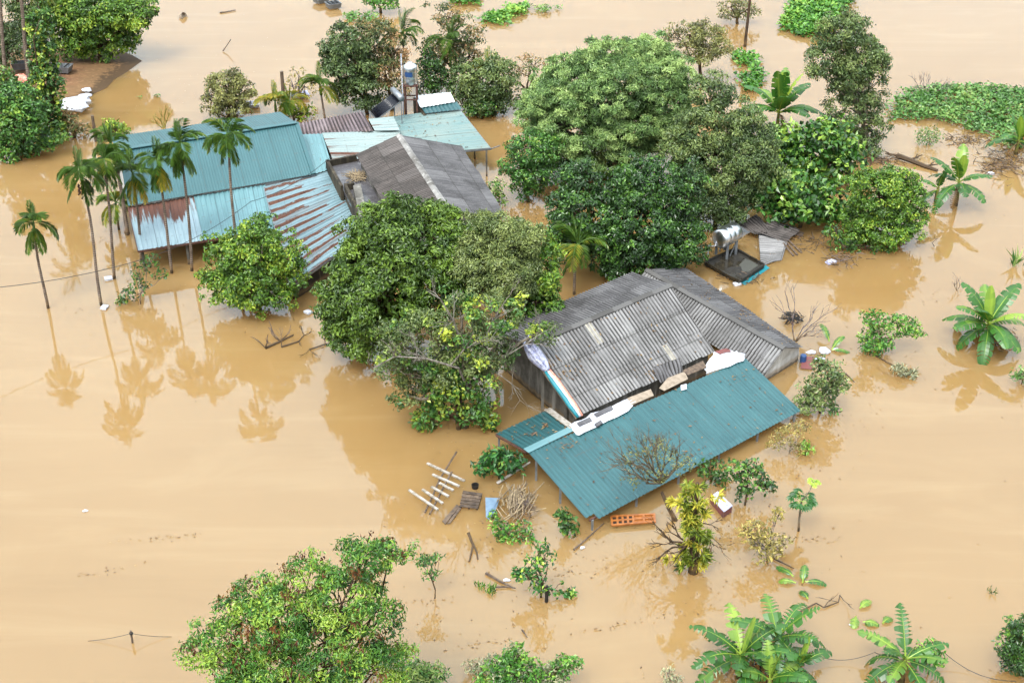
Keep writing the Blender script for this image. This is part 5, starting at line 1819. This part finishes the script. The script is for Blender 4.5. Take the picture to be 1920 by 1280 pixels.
banana('big banana clump with the widest crown at the right edge', (1845, 650), 201, L=2.3, n=20, stem=1.3, tear=.3, tint=.4, W_=.42, elr=(-22, 60))
banana('small banana plant with splayed leaves beside the dense round bush', (1790, 385), 202, L=2.2, n=9, stem=1.5, tear=.35, tint=.3, W_=.38, elr=(0, 70))
banana('leafy banana offshoot left of the small splayed banana plant', (1755, 378), 203, L=1.3, n=5, stem=.9, tear=.3, tint=.2, W_=.24, dry=0, upright=0)
banana('banana plant rising out of the trees beside the tall slim tree', (1455, 262), 204, L=3.0, n=16, stem=1.9, tear=.3, tint=.4, W_=.5, elr=(20, 84))
banana('banana plant with orange flowers at the right edge of the weed bank', (1905, 290), 205, L=2.0, n=8, stem=1.0, tear=.4, tint=.45, W_=.36, dry=2, elr=(10, 80))
banana('left banana of the bottom cluster with a bright unfurled leaf', (1385, 1268), 206, L=2.1, n=14, stem=1.0, tear=.6, tint=.3, W_=.34, dry=3, elr=(-12, 60))
banana('back banana of the bottom cluster with feather torn leaves', (1452, 1235), 207, L=1.95, n=12, stem=1.0, tear=.7, tint=.3, W_=.34, dry=3, elr=(0, 62), upright=0)
banana('right banana of the bottom cluster with four broad leaves', (1495, 1268), 208, L=1.5, n=6, stem=.6, tear=.4, tint=.3, W_=.3, dry=1, elr=(-5, 65))
banana('front banana of the bottom cluster cut by the frame', (1440, 1300), 209, L=1.6, n=5, stem=.7, tear=.4, tint=.3, W_=.3, dry=0, elr=(20, 70))
banana('ragged banana plant at the bottom edge near the right corner', (1690, 1275), 210, L=1.8, n=12, stem=1.0, tear=.6, tint=.3, W_=.3, dry=3, elr=(-10, 58), upright=0)
S('shrub', 'leafy bush growing behind the ragged bottom edge banana plant', 'shrub', (1745, 1262), [(1740, 1215, 22, 16), (1755, 1232, 18, 14), (1728, 1235, 18, 14)],
  'leaf_weed', 60, tr=.03, dens=1.3, cr=.24, lpc=24, ll=.18, lw=.1, tint=(.0, .7), **shrubkw)

fl = MB()
rng = np.random.default_rng(17)
for k in range(30):
    p = G(1913, 250, .9) + rng.normal(0, .16, 3)
    leaves(fl, np.repeat(p[None], 5, 0), unit(rng, 5) + UP * .3, unit(rng, 5), np.full(5, .16), np.full(5, .1), np.full(5, .6))
om = leaf_mat('orange_petal', '#a8450b', '#c9690f', '#d99a1e')
build_top(fl, 'flower_cluster', om, G(1913, 258, .6), 'cluster of orange flowers beside the right edge banana plant', 'flowers')


def cut_leaves(label, items, seed, group='cut banana leaves floating'):
    """a fallen banana top lying on the water"""
    rng = np.random.default_rng(seed)
    b = G(*items[0][:2])
    t = thing('fallen_banana_top', label, 'banana leaves', b, group)
    for x, y, az, L, el in items:
        mb = MB()
        p = G(x, y, .06)
        banana_leaf(mb, rng, p, radians(az), radians(el * 1.6 + 8), L * 1.1, .17, 1.0, .35, rng.uniform(.3, .75))
        for v in mb.v:
            v[:, 2] = np.maximum(v[:, 2], .02)
        mb.build('leaf', M['leaf_banana'], t)


cut_leaves('uprooted banana top with two bright leaves above the bottom cluster', [(1505, 1092, 75, .7, 25), (1510, 1090, -10, .75, 8), (1515, 1122, 110, .5, 5)], 221)
cut_leaves('pale half sunk banana leaves left of the uprooted top', [(1488, 1080, 130, .8, 3), (1492, 1092, 170, .6, 8)], 222)
cut_leaves('bright banana leaves strewn in a chain on open water', [(1612, 1140, 40, .6, 12), (1605, 1155, 250, .6, 8), (1618, 1165, -15, .55, 8), (1645, 1170, 170, .4, 8), (1655, 1168, 40, .5, 8)], 223)
cut_leaves('two broken banana leaves beside the rubbish at the white gable', [(1555, 640, 110, 1.0, 25), (1560, 655, 40, .9, 25), (1560, 656, -10, .8, 5)], 224)
cut_leaves('long banana leaf standing in the bottom centre tangle', [(1035, 1290, 100, 1.2, 55)], 225)

# papaya sapling
b0 = G(1498, 995)
t = thing('papaya_tree', 'slim papaya sapling with a small yellow green side top', 'papaya tree', b0)
rng = np.random.default_rng(23)
mb = MB()
tp1 = PY(1503, 938, b0[1])
tp2 = PY(1525, 903, b0[1])
mb.tube([b0 - UP * .5, PY(1499, 970, b0[1]), tp1, tp1 + UP * .15], [.05, .045, .035, .02], 7)
mb.tube([tp1, PY(1518, 920, b0[1]), tp2], [.03, .02, .015], 6)
mb.build('trunk', M['bark_pale'], t, True)
for c_, n_, r_, tn, nm_ in ((tp1, 15, .42, .25, 'crown'), (tp2, 9, .22, .95, 'side_crown')):
    mb = MB()
    for k in range(n_):
        a_ = k * 2.4
        e_ = rng.uniform(-.5, .6)
        d_ = np.array([cos(a_) * cos(e_), sin(a_) * cos(e_), sin(e_)])
        q = c_ + d_ * r_ * rng.uniform(.5, 1.1)
        mb.tube([c_, lerp(c_, q, .6) + UP * .04, q], [.012, .01, .008], 4, t=.7, cap=False)
        m_ = 9
        an = np.linspace(-2.2, 2.2, m_)
        sd = nrm(np.cross(d_, UP))
        D = np.outer(np.cos(an), nrm(d_ * [1, 1, .2])) + np.outer(np.sin(an), sd) - UP * .25
        leaves(mb, np.repeat(q[None], m_, 0), D, UP + rng.normal(0, .15, (m_, 3)), np.full(m_, r_ * .62), np.full(m_, r_ * .26), tn + rng.normal(0, .07, m_))
    mb.build(nm_, M['leaf_papaya'], t)


# ---- floating weed: stuff
def weed(name, label, poly, seed, mat, dens=26, ll=.2, lw=.13, h=.25, tint=(.0, .9), edge=6):
    """floating leafy mat over a photo outline"""
    rng = np.random.default_rng(seed)
    P = np.array([G(x, y)[:2] for x, y in poly])
    lo, hi = P.min(0), P.max(0)
    area = .5 * abs(sum(P[i][0] * P[i - 1][1] - P[i - 1][0] * P[i][1] for i in range(len(P))))
    n = int((hi - lo).prod() * dens)
    X = lo + rng.random((n, 2)) * (hi - lo)
    nz = np.sin(X[:, 0] * 1.9 + seed) * np.cos(X[:, 1] * 1.6 + seed) * .25 + rng.normal(0, .18, n)
    inside = np.zeros(n, bool)
    dmin = np.full(n, 1e9)
    for i in range(len(P)):
        a_, b_ = P[i - 1], P[i]
        cnd = (a_[1] > X[:, 1]) != (b_[1] > X[:, 1])
        xi = a_[0] + (X[:, 1] - a_[1]) / (b_[1] - a_[1] + 1e-12) * (b_[0] - a_[0])
        inside ^= cnd & (X[:, 0] < xi)
        ab = b_ - a_
        tt = np.clip(((X - a_) @ ab) / (ab @ ab), 0, 1)
        dmin = np.minimum(dmin, np.linalg.norm(X - (a_ + tt[:, None] * ab), axis=1))
    sd = np.where(inside, dmin, -dmin)
    X = X[sd > nz]
    nzv = [math.sin(x * 1.1 + seed) * math.cos(y * .8 + seed * 2) + .5 * math.sin(x * 2.7 + y * 1.9) for x, y in X]
    mb = MB()
    k = 6
    B = np.repeat(np.c_[X, np.zeros(len(X))], k, 0)
    hh = h * np.clip(.75 + .25 * np.array(nzv), .25, 1.3)
    B[:, 2] = .02 + rng.random(len(B)) ** .7 * np.repeat(hh, k)
    B[:, :2] += rng.normal(0, .12, (len(B), 2))
    D = unit(rng, len(B))
    D[:, 2] = np.abs(D[:, 2]) * .5
    tv = np.repeat(rng.uniform(*tint, len(X)) * .6 + .2 * np.array(nzv), k) + rng.normal(0, .12, len(B)) + .1
    leaves(mb, B, D, UP * .9 + unit(rng, len(B)) * .55, ll * rng.uniform(.6, 1.25, len(B)), lw * rng.uniform(.7, 1.2, len(B)), tv)
    tag(mb.build(name, M[mat]), label, None, None, 'stuff')


weed('water_weed', 'bank of grey green floating weed along the right edge', [(1665, 205), (1690, 175), (1760, 165), (1850, 165), (1925, 172), (1960, 190), (1960, 262), (1900, 285), (1862, 262), (1800, 235), (1740, 228), (1668, 228)], 301, 'leaf_weed_dull', 16, .3, .17, .45)
weed('water_weed', 'thick bright green weed raft behind the tall slim tree', [(1465, 60), (1480, 20), (1500, -20), (1590, -25), (1602, 0), (1575, 25), (1560, 70), (1510, 72)], 302, 'leaf_weed', 18, .34, .22, .7, tint=(.2, 1.0))
weed('water_weed', 'strip of light green weed floating at the top centre', [(892, 38), (930, 28), (960, 14), (990, 12), (995, 24), (965, 34), (945, 50), (915, 46)], 303, 'leaf_weed', 16, .32, .2, .4, tint=(.3, 1.0))
weed('water_weed', 'small weed strands drifting right of the top centre strip', [(1000, 18), (1030, 12), (1052, 18), (1030, 24), (1005, 26)], 304, 'leaf_weed_dull', 14, .3, .12, .3)
weed('water_weed', 'light weed patch right of the brownish tree', [(1372, 105), (1390, 100), (1432, 122), (1425, 130), (1385, 128)], 305, 'leaf_weed', 16, .32, .2, .45, tint=(.2, 1.0))
weed('water_weed', 'weed patch around the foot of the back banana plant', [(1385, 145), (1425, 132), (1432, 150), (1420, 175), (1395, 178)], 306, 'leaf_weed', 16, .34, .22, .6, tint=(.0, .8))
weed('water_weed', 'green weed by the floating cages at the top', [(645, 32), (665, 25), (710, 32), (705, 44), (660, 42)], 307, 'leaf_weed_dull', 12, .3, .16, .3, tint=(.4, 1.0))
weed('water_weed', 'green weed at the top edge right of the reddish tree', [(838, 0), (860, -10), (905, -10), (905, 10), (875, 14), (845, 10)], 308, 'leaf_weed', 14, .34, .22, .5)
weed('water_weed', 'thin weed line on the brown reflection below the mud bank', [(255, 182), (285, 178), (295, 182), (270, 187)], 309, 'leaf_weed_dull', 6, .26, .12, .15)
weed('water_weed', 'sparse drowned weed at the bottom edge left of the banana cluster', [(1300, 1270), (1340, 1265), (1350, 1290), (1300, 1290)], 310, 'leaf_grey', 10, .14, .08, .1)

# leaf litter and foam specks
rng = np.random.default_rng(77)
mb = MB()
P = []
for cx, cy, sx, sy, n in ((960, 320, 60, 40, 60), (560, 610, 60, 30, 50), (1000, 420, 40, 30, 40), (1150, 960, 150, 70, 90), (900, 980, 80, 60, 90), (1440, 1000, 80, 60, 50), (1540, 690, 60, 50, 70), (1830, 290, 60, 20, 120), (1600, 480, 60, 20, 60), (1200, 700, 700, 500, 90), (330, 120, 90, 40, 40), (600, 60, 200, 60, 40)):
    P += [G(rng.normal(cx, sx), max(-20, rng.normal(cy, sy)), .012) for _ in range(n)]
for o_ in list(COL.objects):
    if o_.type == 'EMPTY' and o_.get('category') in ('tree', 'shrub', 'palm tree', 'banana plant') and o_.location.y > 30:
        bx_, by_ = o_.location.x, o_.location.y
        n_ = 26 if o_['category'] in ('tree', 'shrub') else 10
        P += [np.array([bx_ + rng.normal(0, 1.1), by_ + rng.normal(-.6, .9), .012]) for _ in range(n_)]
# drift lines of scum carried by the current
for k_ in range(26):
    x0, y0 = rng.uniform(0, 1900), rng.uniform(30, 1250)
    a_ = rng.normal(-.25, .2)
    L_ = rng.uniform(60, 260)
    P += [G(x0 + t_ * L_ * math.cos(a_) + rng.normal(0, 5), y0 + t_ * L_ * math.sin(a_) * .5 + rng.normal(0, 3), .012) for t_ in rng.random(int(L_ / 7))]
P = np.array(P)
k = len(P)
D = unit(rng, k)
D[:, 2] = .02
leaves(mb, P, D, np.repeat(UP[None], k, 0) + rng.normal(0, .05, (k, 3)), rng.uniform(.05, .17, k), rng.uniform(.03, .08, k), rng.random(k), fold=.05, curl=-.02)
tag(mb.build('leaf_litter', M['leaf_dry']), 'dead leaves and scum scattered over the flood water', None, None, 'stuff')

# ------------------------------------------------------------------ debris and small things
# frame of white rails on two poles
p_ = [G(*x, .12) for x in ((797, 960), (855, 848))]
fr = thing('ladder_frame', 'floating frame of white crossbars nailed on two thin poles', 'frame', G(825, 910))
m_ = MB()
m_.tube([G(797, 960, .1), G(826, 895, .1), G(856, 847, .35)], .045, 6)
m_.tube([G(806, 963, .1), G(828, 920, .1), G(847, 884, .3)], .045, 6)
m_.build('pole', M['wood'], fr)
for x0, y0, x1, y1 in ((801, 868, 871, 901), (811, 889, 861, 911), (824, 905, 850, 919), (809, 912, 841, 930), (792, 917, 830, 943), (767, 918, 821, 955)):
    m_ = MB()
    m_.beam(G(x0, y0, .22), G(x1, y1, .22), .1, .06)
    m_.build('crossbar', M['paint_white'], fr)
# pallet
pl = thing('pallet', 'weathered grey wooden pallet floating below the frame of crossbars', 'pallet', G(885, 937))
q = [G(868, 921, .12), G(904, 926, .12), G(896, 952, .12), G(862, 948, .12)]
for t_ in (.04, .27, .5, .73, .96):
    m_ = MB()
    m_.beam(lerp(q[0], q[3], t_), lerp(q[1], q[2], t_), .17, .03, t=rng.uniform(.1, .6))
    m_.build('board', M['wood'], pl)
for t_ in (.06, .5, .94):
    m_ = MB()
    m_.beam(lerp(q[0], q[1], t_) - UP * .06, lerp(q[3], q[2], t_) - UP * .06, .09, .09, t=.2)
    m_.build('bearer', M['wood'], pl)
flat_piece('plank', [(829, 976), (835, 982), (862, 948), (856, 945)], .07, .04, M['wood'], 'wide grey plank below the left corner of the pallet', 'plank')
flat_piece('plank', [(838, 981), (844, 980), (865, 952), (861, 950)], .1, .04, M['wood'], 'narrow grey plank beside the wide plank under the pallet', 'plank')
flat_piece('metal_sheet', [(910, 932), (937, 933), (930, 955), (918, 974), (911, 968)], .3, .03, M['blue_grey'], 'tilted blue grey metal sheet beside the straw bundle', 'metal sheet', curl=.15, seed=2)
m_ = MB()
m_.lathe(G(891, 918, -.1), [(.12, 0), (.15, .25), (.16, .27), (.13, .27), (.11, .1)], 12)
build_top(m_, 'bucket', M['dark'], G(891, 918, 0), 'small black bucket floating above the pallet', 'bucket')
m_ = MB()
rng = np.random.default_rng(91)
for k in range(110):
    x, y = rng.normal(963, 13), rng.normal(953, 14)
    p = G(x, y, .08 + rng.uniform(0, .35))
    a_ = radians(rng.normal(75, 22))
    m_.beam(p, p + np.array([cos(a_) * .8, sin(a_) * .8, rng.normal(.08, .12)]), .03, .025, rng.uniform(.2, 1.0))
build_top(m_, 'straw_bundle', M['straw'], G(963, 955), 'bundle of dry straw and split bamboo heaped beside the blue grey sheet', 'straw bundle')
m_ = MB()
for k in range(45):
    p = G(rng.normal(985, 9), rng.normal(945, 14), .1 + rng.uniform(0, .3))
    twigs(m_, rng, p, nrm(unit(rng, 1)[0] + UP * .4), .3, .015, 1, .7, .02)
build_top(m_, 'brush_pile', M['deadwood'], G(985, 948), 'dark twiggy brush pile right of the straw bundle', 'brush pile')
# floating carved door
q = [G(1145, 967, .16), G(1228, 963, .16), G(1229, 978, .16), G(1147, 985, .16)]
dw = thing('door', 'orange varnished wooden door floating under the veranda edge', 'door', np.mean(q, 0) * [1, 1, 0])
m_ = MB()
for t_ in (.04, .5, .96):
    m_.beam(lerp(q[0], q[3], t_), lerp(q[1], q[2], t_), .09, .06)
for t_ in (.012, .14, .26, .38, .5, .74, .985):
    m_.beam(lerp(q[0], q[1], t_) + UP * .004, lerp(q[3], q[2], t_) + UP * .004, .08, .06)
m_.build('frame', M['orange_wood'], dw)
for i in range(2):
    u0, u1 = ((0, .5), (.5, 1))[i]
    m_ = MB()
    m_.slab([lerp(lerp(q[0], q[3], .06), lerp(q[1], q[2], .06), u0) - UP * .02, lerp(lerp(q[0], q[3], .06), lerp(q[1], q[2], .06), u1) - UP * .02, lerp(lerp(q[0], q[3], .94), lerp(q[1], q[2], .94), u1) - UP * .02, lerp(lerp(q[0], q[3], .94), lerp(q[1], q[2], .94), u0) - UP * .02], .02)
    m_.build('panel', M['dark' if i == 0 else 'orange_wood'], dw)
# white foam box with red side
q = [G(1333, 930, .34), G(1346, 921, .34), G(1373, 947, .34), G(1357, 958, .34)]
bxo = thing('floating_box', 'red sided box with a white top beside the strap leaved trunk', 'box', np.mean(q, 0) * [1, 1, 0])
m_ = MB()
m_.slab([p - UP * .05 for p in q], .6)
m_.build('body', M['red'], bxo)
m_ = MB()
m_.slab([lerp(np.mean(q, 0), p, 1.03) for p in q], .045)
m_.build('lid', M['tarp'], bxo)
# rubbish by the white gable
flat_piece('floor_mat', [(1505, 668), (1528, 668), (1523, 692), (1501, 690)], .06, .03, M['red'], 'faded red square mat floating by the white gable', 'mat')
m_ = MB()
m_.lathe(G(1505, 680, -.05), [(.02, 0), (.13, 0), (.15, .04), (.15, .4), (.13, .43), (.02, .43)], 12)
build_top(m_, 'drum', M['blue'], G(1505, 680), 'blue plastic drum at the corner of the white gable', 'drum')


def sack(label, px, r, seed, mat='white', cat='sack', name='sack', group=None, flat=.5, z=0.0):
    rng = np.random.default_rng(seed)
    c = G(*px, z)
    m = MB()
    n, k = 12, 6
    V = []
    ph = rng.uniform(0, 6.28, 4)
    for j in range(k + 1):
        th_ = pi * j / k
        for i in range(n):
            a_ = 2 * pi * i / n
            w_ = 1 + .2 * sin(2 * a_ + ph[0]) + .14 * sin(3 * a_ + ph[1]) + .1 * sin(5 * a_ + ph[2] + 3 * th_)
            V.append(c + np.array([r * w_ * sin(th_) * cos(a_), r * w_ * .75 * sin(th_) * sin(a_), r * flat * cos(th_) * (1 + .2 * sin(3 * a_ + ph[3])) + r * flat * .5]))
    F = [(j * n + i, j * n + (i + 1) % n, (j + 1) * n + (i + 1) % n, (j + 1) * n + i) for j in range(k) for i in range(n)]
    m.add(V, F)
    return build_top(m, name, M[mat], c, label, cat, group)


for i, (x, y, r, mt, lb_) in enumerate((
        (1521, 662, .2, 'white', 'small white plastic bag touching the wing roof eave'), (1545, 660, .3, 'white', 'largest white plastic bag in the rubbish at the gable'),
        (1538, 676, .22, 'tarp', 'crumpled bluish bag beside the red mat'), (1566, 656, .14, 'white', 'white bag near the broken banana leaves'),
        (950, 1088, .12, 'white', 'white bag caught where the two planks cross'), (1092, 1027, .1, 'white', 'tiny white cup near the floating wooden pole'),
        (1558, 494, .3, 'tarp', 'white cloth bag caught in the tangled debris'), (160, 958, .1, 'white', 'tiny white scrap alone on the lower left water'),
        (1596, 1172, .08, 'white', 'white ball floating beside the strewn banana leaves'), (1857, 327, .2, 'white', 'pale bag in the debris right of the small banana'),
        (715, 47, .3, 'white', 'white bag floating beside the open crowned palm'), (1015, 778 - 340, .15, 'white', 'white scrap in the channel beside the dark gabled house'))):
    sack(lb_, (x, y), r, 400 + i, mt, 'bag', 'plastic_bag', 'white litter floating on the flood')
for i, (x, y, lb_) in enumerate(((203, 522, 'white paper sheet between the palm trunks'), (196, 576, 'white carton at the foot of the nut bearing palm'), (578, 585, 'yellow white packet beside the rounded fruit tree'), (1382, 532, 'white packet at the front corner of the mouldy slab'))):
    p = G(x, y, .06)
    m_ = MB().box(p, (.38, .3, .1), .4 + i, tilt=(.1, .06))
    build_top(m_, 'carton', M['white'], p - UP * .05, lb_, 'carton', 'white litter floating on the flood')
flat_piece('metal_sheet', [(1390, 530), (1397, 534), (1443, 502), (1436, 497)], .03, .015, M['cyan'], 'teal strip of sheeting awash beside the mouldy slab', 'metal sheet')
# white heap on the mud bank
sack('large heap of white sacks spread on the mud bank', (140, 200), 1.25, 430, 'white', 'sack heap', 'sack_heap', None, .3, .3)
sack('small white sack behind the large white heap', (160, 182), .42, 431, 'white', 'sack', 'sack', 'small white sacks on the mud bank', .35, .35)
sack('smallest white sack at the tip of the mud bank', (163, 170), .38, 432, 'white', 'sack', 'sack', 'small white sacks on the mud bank', .3, .35)
sack('pinkish bundle of belongings on the mud bank by the pale trunk', (42, 152), .5, 433, 'salmon', 'bundle', 'bundle', None, .6, .5)
# grey sampan-like trough
def trough(label, px, Lx, Wx, Hx, rz, mat='galv', cat='trough', name='trough', z=.1, group=None):
    c = G(*px, z)
    t = thing(name, label, cat, c, group)
    m = MB()
    o = np.array([[-.5, -.5], [.5, -.5], [.5, .5], [-.5, .5]])
    R = np.array([[cos(rz), -sin(rz)], [sin(rz), cos(rz)]])
    rings = []
    for f, zz in ((.82, 0), (1, Hx), (.9, Hx), (.74, .06)):
        P = (o * [Lx, Wx] * f) @ R.T
        rings.append(np.c_[P, np.full(4, zz)] + c)
    V = np.vstack(rings)
    F = [(3, 2, 1, 0), (12, 13, 14, 15)]
    for j in range(3):
        F += [(j * 4 + i, j * 4 + (i + 1) % 4, j * 4 + 4 + (i + 1) % 4, j * 4 + 4 + i) for i in range(4)]
    m.add(V, F)
    m.build('hull', M[mat], t)
    m = MB()
    for f in (-.3, .0, .3):
        e = np.array([f * Lx, 0])
        p0, p1 = (e + [0, -.43 * Wx]) @ R.T, (e + [0, .43 * Wx]) @ R.T
        m.beam((c[0] + p0[0], c[1] + p0[1], c[2] + Hx), (c[0] + p1[0], c[1] + p1[1], c[2] + Hx), .08, .05)
    m.build('crossbar', M['dark'], t)
    return t


trough('grey metal trough with dark inside on the mud bank', (112, 134), 1.8, .9, .45, -.1, z=.45)
trough('pale rounded trough half hidden by the vine wrapped trunk', (40, 128), 1.2, .7, .45, .2, z=.5)
trough('light grey cage floating at the top edge', (625, 14), 1.1, 1.0, .4, .5, cat='cage', name='cage', group='cages floating at the top')
trough('darker grey cage behind the light one at the top edge', (602, 4), 1.1, 1.0, .35, .7, cat='cage', name='cage', group='cages floating at the top')
trough('white crate with goods floating right of the brownish bush', (470, 200), 1.2, .8, .25, .15, 'white', 'crate', 'crate', .05)
trough('grey tub floating by the thin yellowish shrub', (562, 182), 1.2, .9, .25, .3, 'tarp', 'tub', 'tub', .02)
m_ = MB().lathe(G(341, 33, 0), [(.02, 0), (.3, 0), (.34, .3), (.3, .32), (.26, .1)], 12, axis=(.8, -.4, .5))
build_top(m_, 'basket', M['pale_wood'], G(341, 33, 0), 'brown wicker basket floating on open water at the top left', 'basket')
# collapsed roofing beside the slab
flat = [[(1383, 422), (1418, 402), (1455, 438), (1412, 438)], [(1410, 434), (1450, 412), (1500, 432), (1476, 452)], [(1422, 438), (1478, 448), (1466, 488), (1426, 500)]]
for i, (pts, lb_, mt) in enumerate(zip(flat, ('dark collapsed roof sheet furthest up the shore', 'collapsed grey roof sheet below the large leaved shrub', 'pale collapsed roof sheet sliding under water'), ('fibro_dark', 'fibro_dark', 'fibro'))):
    zz = ((.5, .45, .3, .35), (.35, .4, .3, .2), (.14, .14, .02, .02))[i]
    q = [G(x, y, z_) for (x, y), z_ in zip(pts, zz)]
    m_ = MB()
    sheet(m_, (q[0], q[1], q[2], q[3]) if i != 2 else (q[0], q[3], q[2], q[1]), .18, .035, 1, seed=60 + i, wob=.06)
    build_top(m_, 'roof_sheet', M[mt], np.mean(q, 0), lb_, 'roof sheet', 'collapsed roof sheets beside the slab')
for i, (x0, y0, x1, y1, lb_) in enumerate(((1470, 448, 1495, 478, 'upper roof batten beside the pale collapsed sheet'), (1474, 446, 1503, 474, 'lower roof batten beside the pale collapsed sheet'), (1468, 455, 1488, 480, 'shortest roof batten beside the pale collapsed sheet'), (1476, 432, 1506, 440, 'dark board propped at the end of the collapsed roofing'))):
    m_ = MB().beam(G(x0, y0, .15), G(x1, y1, .05), .1 if i < 3 else .5, .05, t=.6)
    build_top(m_, 'batten', M['wood'], G(x0, y0, .1), lb_, 'batten', 'roof battens by the collapsed sheets')
# tangled heaps
def heap(label, px, n, sx, sy, seed, mat='deadwood', L=.5, cat='debris', name='debris_heap', hz=.25):
    rng = np.random.default_rng(seed)
    m = MB()
    for k in range(n):
        p = G(rng.normal(px[0], sx), rng.normal(px[1], sy), .02 + abs(rng.normal(0, hz)))
        a_ = rng.uniform(0, 6.28)
        q = p + np.array([cos(a_), sin(a_), rng.normal(0, .2)]) * L * rng.uniform(.4, 1.4)
        q[2] = max(q[2], .0)
        m.tube(bend(p, q, rng, 3, .08), [.025, .02, .012], 4, t=rng.random())
    return tag(build_top(m, name, M[mat], G(*px), label, cat, group='heaps of drift debris'), kind='stuff')


heap('dark heap of washed up junk at the end of the wing roof', (1487, 596), 90, 9, 5, 501, 'dark', .35)
heap('tangle of driftwood and rags beside the floating leafy branch', (1575, 485), 70, 18, 8, 502)
heap('wide mat of drift twigs below the orange flowered banana', (1880, 305), 200, 24, 12, 503, L=.6, hz=.12)
heap('grey drift twigs at the left end of the weed bank shore', (1810, 262), 80, 24, 7, 504, L=.5, hz=.1)
heap('drift twigs under the foot of the tall slim tree', (1650, 300), 80, 22, 4, 505, L=.6, hz=.08)
heap('brown driftwood strip at the front of the dense round bush', (1668, 452), 40, 18, 3, 506, L=.6, hz=.08)
heap('drift twigs and scraps washed against the mouldy slab', (1400, 520), 50, 22, 5, 509, 'deadwood', .4, hz=.06)
heap('grey scraps drifting between the collapsed sheets and the dense round bush', (1530, 455), 70, 26, 10, 510, 'deadwood', .45, hz=.1)
heap('purplish dead leaf heap under the big banana clump', (1880, 635), 90, 16, 8, 507, 'deadwood', .35)
heap('dark tangle beneath the back banana of the bottom cluster', (1440, 1262), 60, 30, 10, 508, 'dark', .3)

# reeds
def reeds(label, px, n, h, seed, mat='leaf_weed_dull', spread=.12):
    rng = np.random.default_rng(seed)
    b = G(*px)
    m = MB()
    P = np.repeat(b[None], n, 0) + np.c_[rng.normal(0, spread, (n, 2)), np.zeros(n)]
    D = np.c_[rng.normal(0, .35, (n, 2)), np.ones(n)]
    leaves(m, P, D, unit(rng, n), h * rng.uniform(.5, 1.1, n), np.full(n, .04), rng.random(n), curl=.25)
    return build_top(m, 'reed_tuft', M[mat], b, label, 'reeds', 'reed tufts')


reeds('upright reed tuft by the right edge above the big banana', (1903, 500), 16, 1.1, 511)
reeds('tiny dark grass tuft alone on the lower right water', (1862, 1110), 14, .3, 512, 'leaf_shade', .1)
reeds('small green tuft right of the dark floating planks', (920, 1108), 40, .35, 513, 'leaf_weed', .12)
reeds('smaller green tuft left of the dark floating planks', (902, 1100), 30, .28, 514, 'leaf_weed', .1)

# posts
def post(label, base, top, r, seed, mat='wood', name='post', cat='post'):
    rng = np.random.default_rng(seed)
    b = G(*base)
    t_ = PY(*top, b[1])
    m = MB().tube(bend(b - UP * .8, t_, rng, 5, .01), np.linspace(r * 1.1, r * .85, 5), 8)
    return build_top(m, name, M[mat], b, label, cat)


post('grey wooden pole standing in open water behind the teal house', (532, 192), (528, 134), .13, 521, name='pole', cat='pole')
post('leaning grey post near the left end of the teal roof', (180, 265), (173, 217), .11, 522)
post('tall thin dark pole beside the greyish shrub at the top', (1397, 88), (1408, -30), .11, 523, 'bark', 'pole', 'pole')
post('blackened stump in the water beside the upright sapling', (1024, 1128), (1026, 1098), .07, 524, 'dark', 'stump', 'stump')

# wires
def cable(label, pts, r=.018, group='overhead cables'):
    P = np.array(pts)
    n = 24
    out = []
    for i in range(len(P) - 1):
        for t_ in np.linspace(0, 1, n, endpoint=(i == len(P) - 2)):
            out.append(lerp(P[i], P[i + 1], t_) - UP * .35 * 4 * t_ * (1 - t_))
    m = MB().tube(out, r, 4)
    return build_top(m, 'cable', M['cable'], P[0], label, 'cable', group)


e0 = PY(0, 528, G(0, 636)[1])
cable('thin cable crossing from the left edge to the porch roof', [e0 + (e0 - G(265, 487, 2.6)) * .4, G(265, 487, 2.4), G(470, 378, 2.9), G(622, 293, 3.2)])
cable('thin cable low over the water at the bottom right', [G(1520, 1223, .5), G(1640, 1222, .5), G(1770, 1222, .45), G(1905, 1276, .4)], .014)
b0 = G(248, 1204)
tpz = PY(245, 1182, b0[1])
ut = thing('utility_post', 'tip of a drowned utility post with two wires dipping into water', 'utility post', b0)
MB().tube([b0 - UP * .6, tpz], [.045, .035], 7).build('post', M['wood'], ut)
MB().lathe(tpz - UP * .12, [(.02, -.05), (.06, -.03), (.07, .03), (.02, .06)], 8).build('insulator', M['dark'], ut)
for x, y in ((165, 1201), (322, 1193)):
    MB().tube([lerp(tpz - UP * .12, G(x, y, .0), t_) - UP * .05 * sin(pi * t_) for t_ in np.linspace(0, 1, 8)], .012, 4).build('wire', M['cable'], ut)
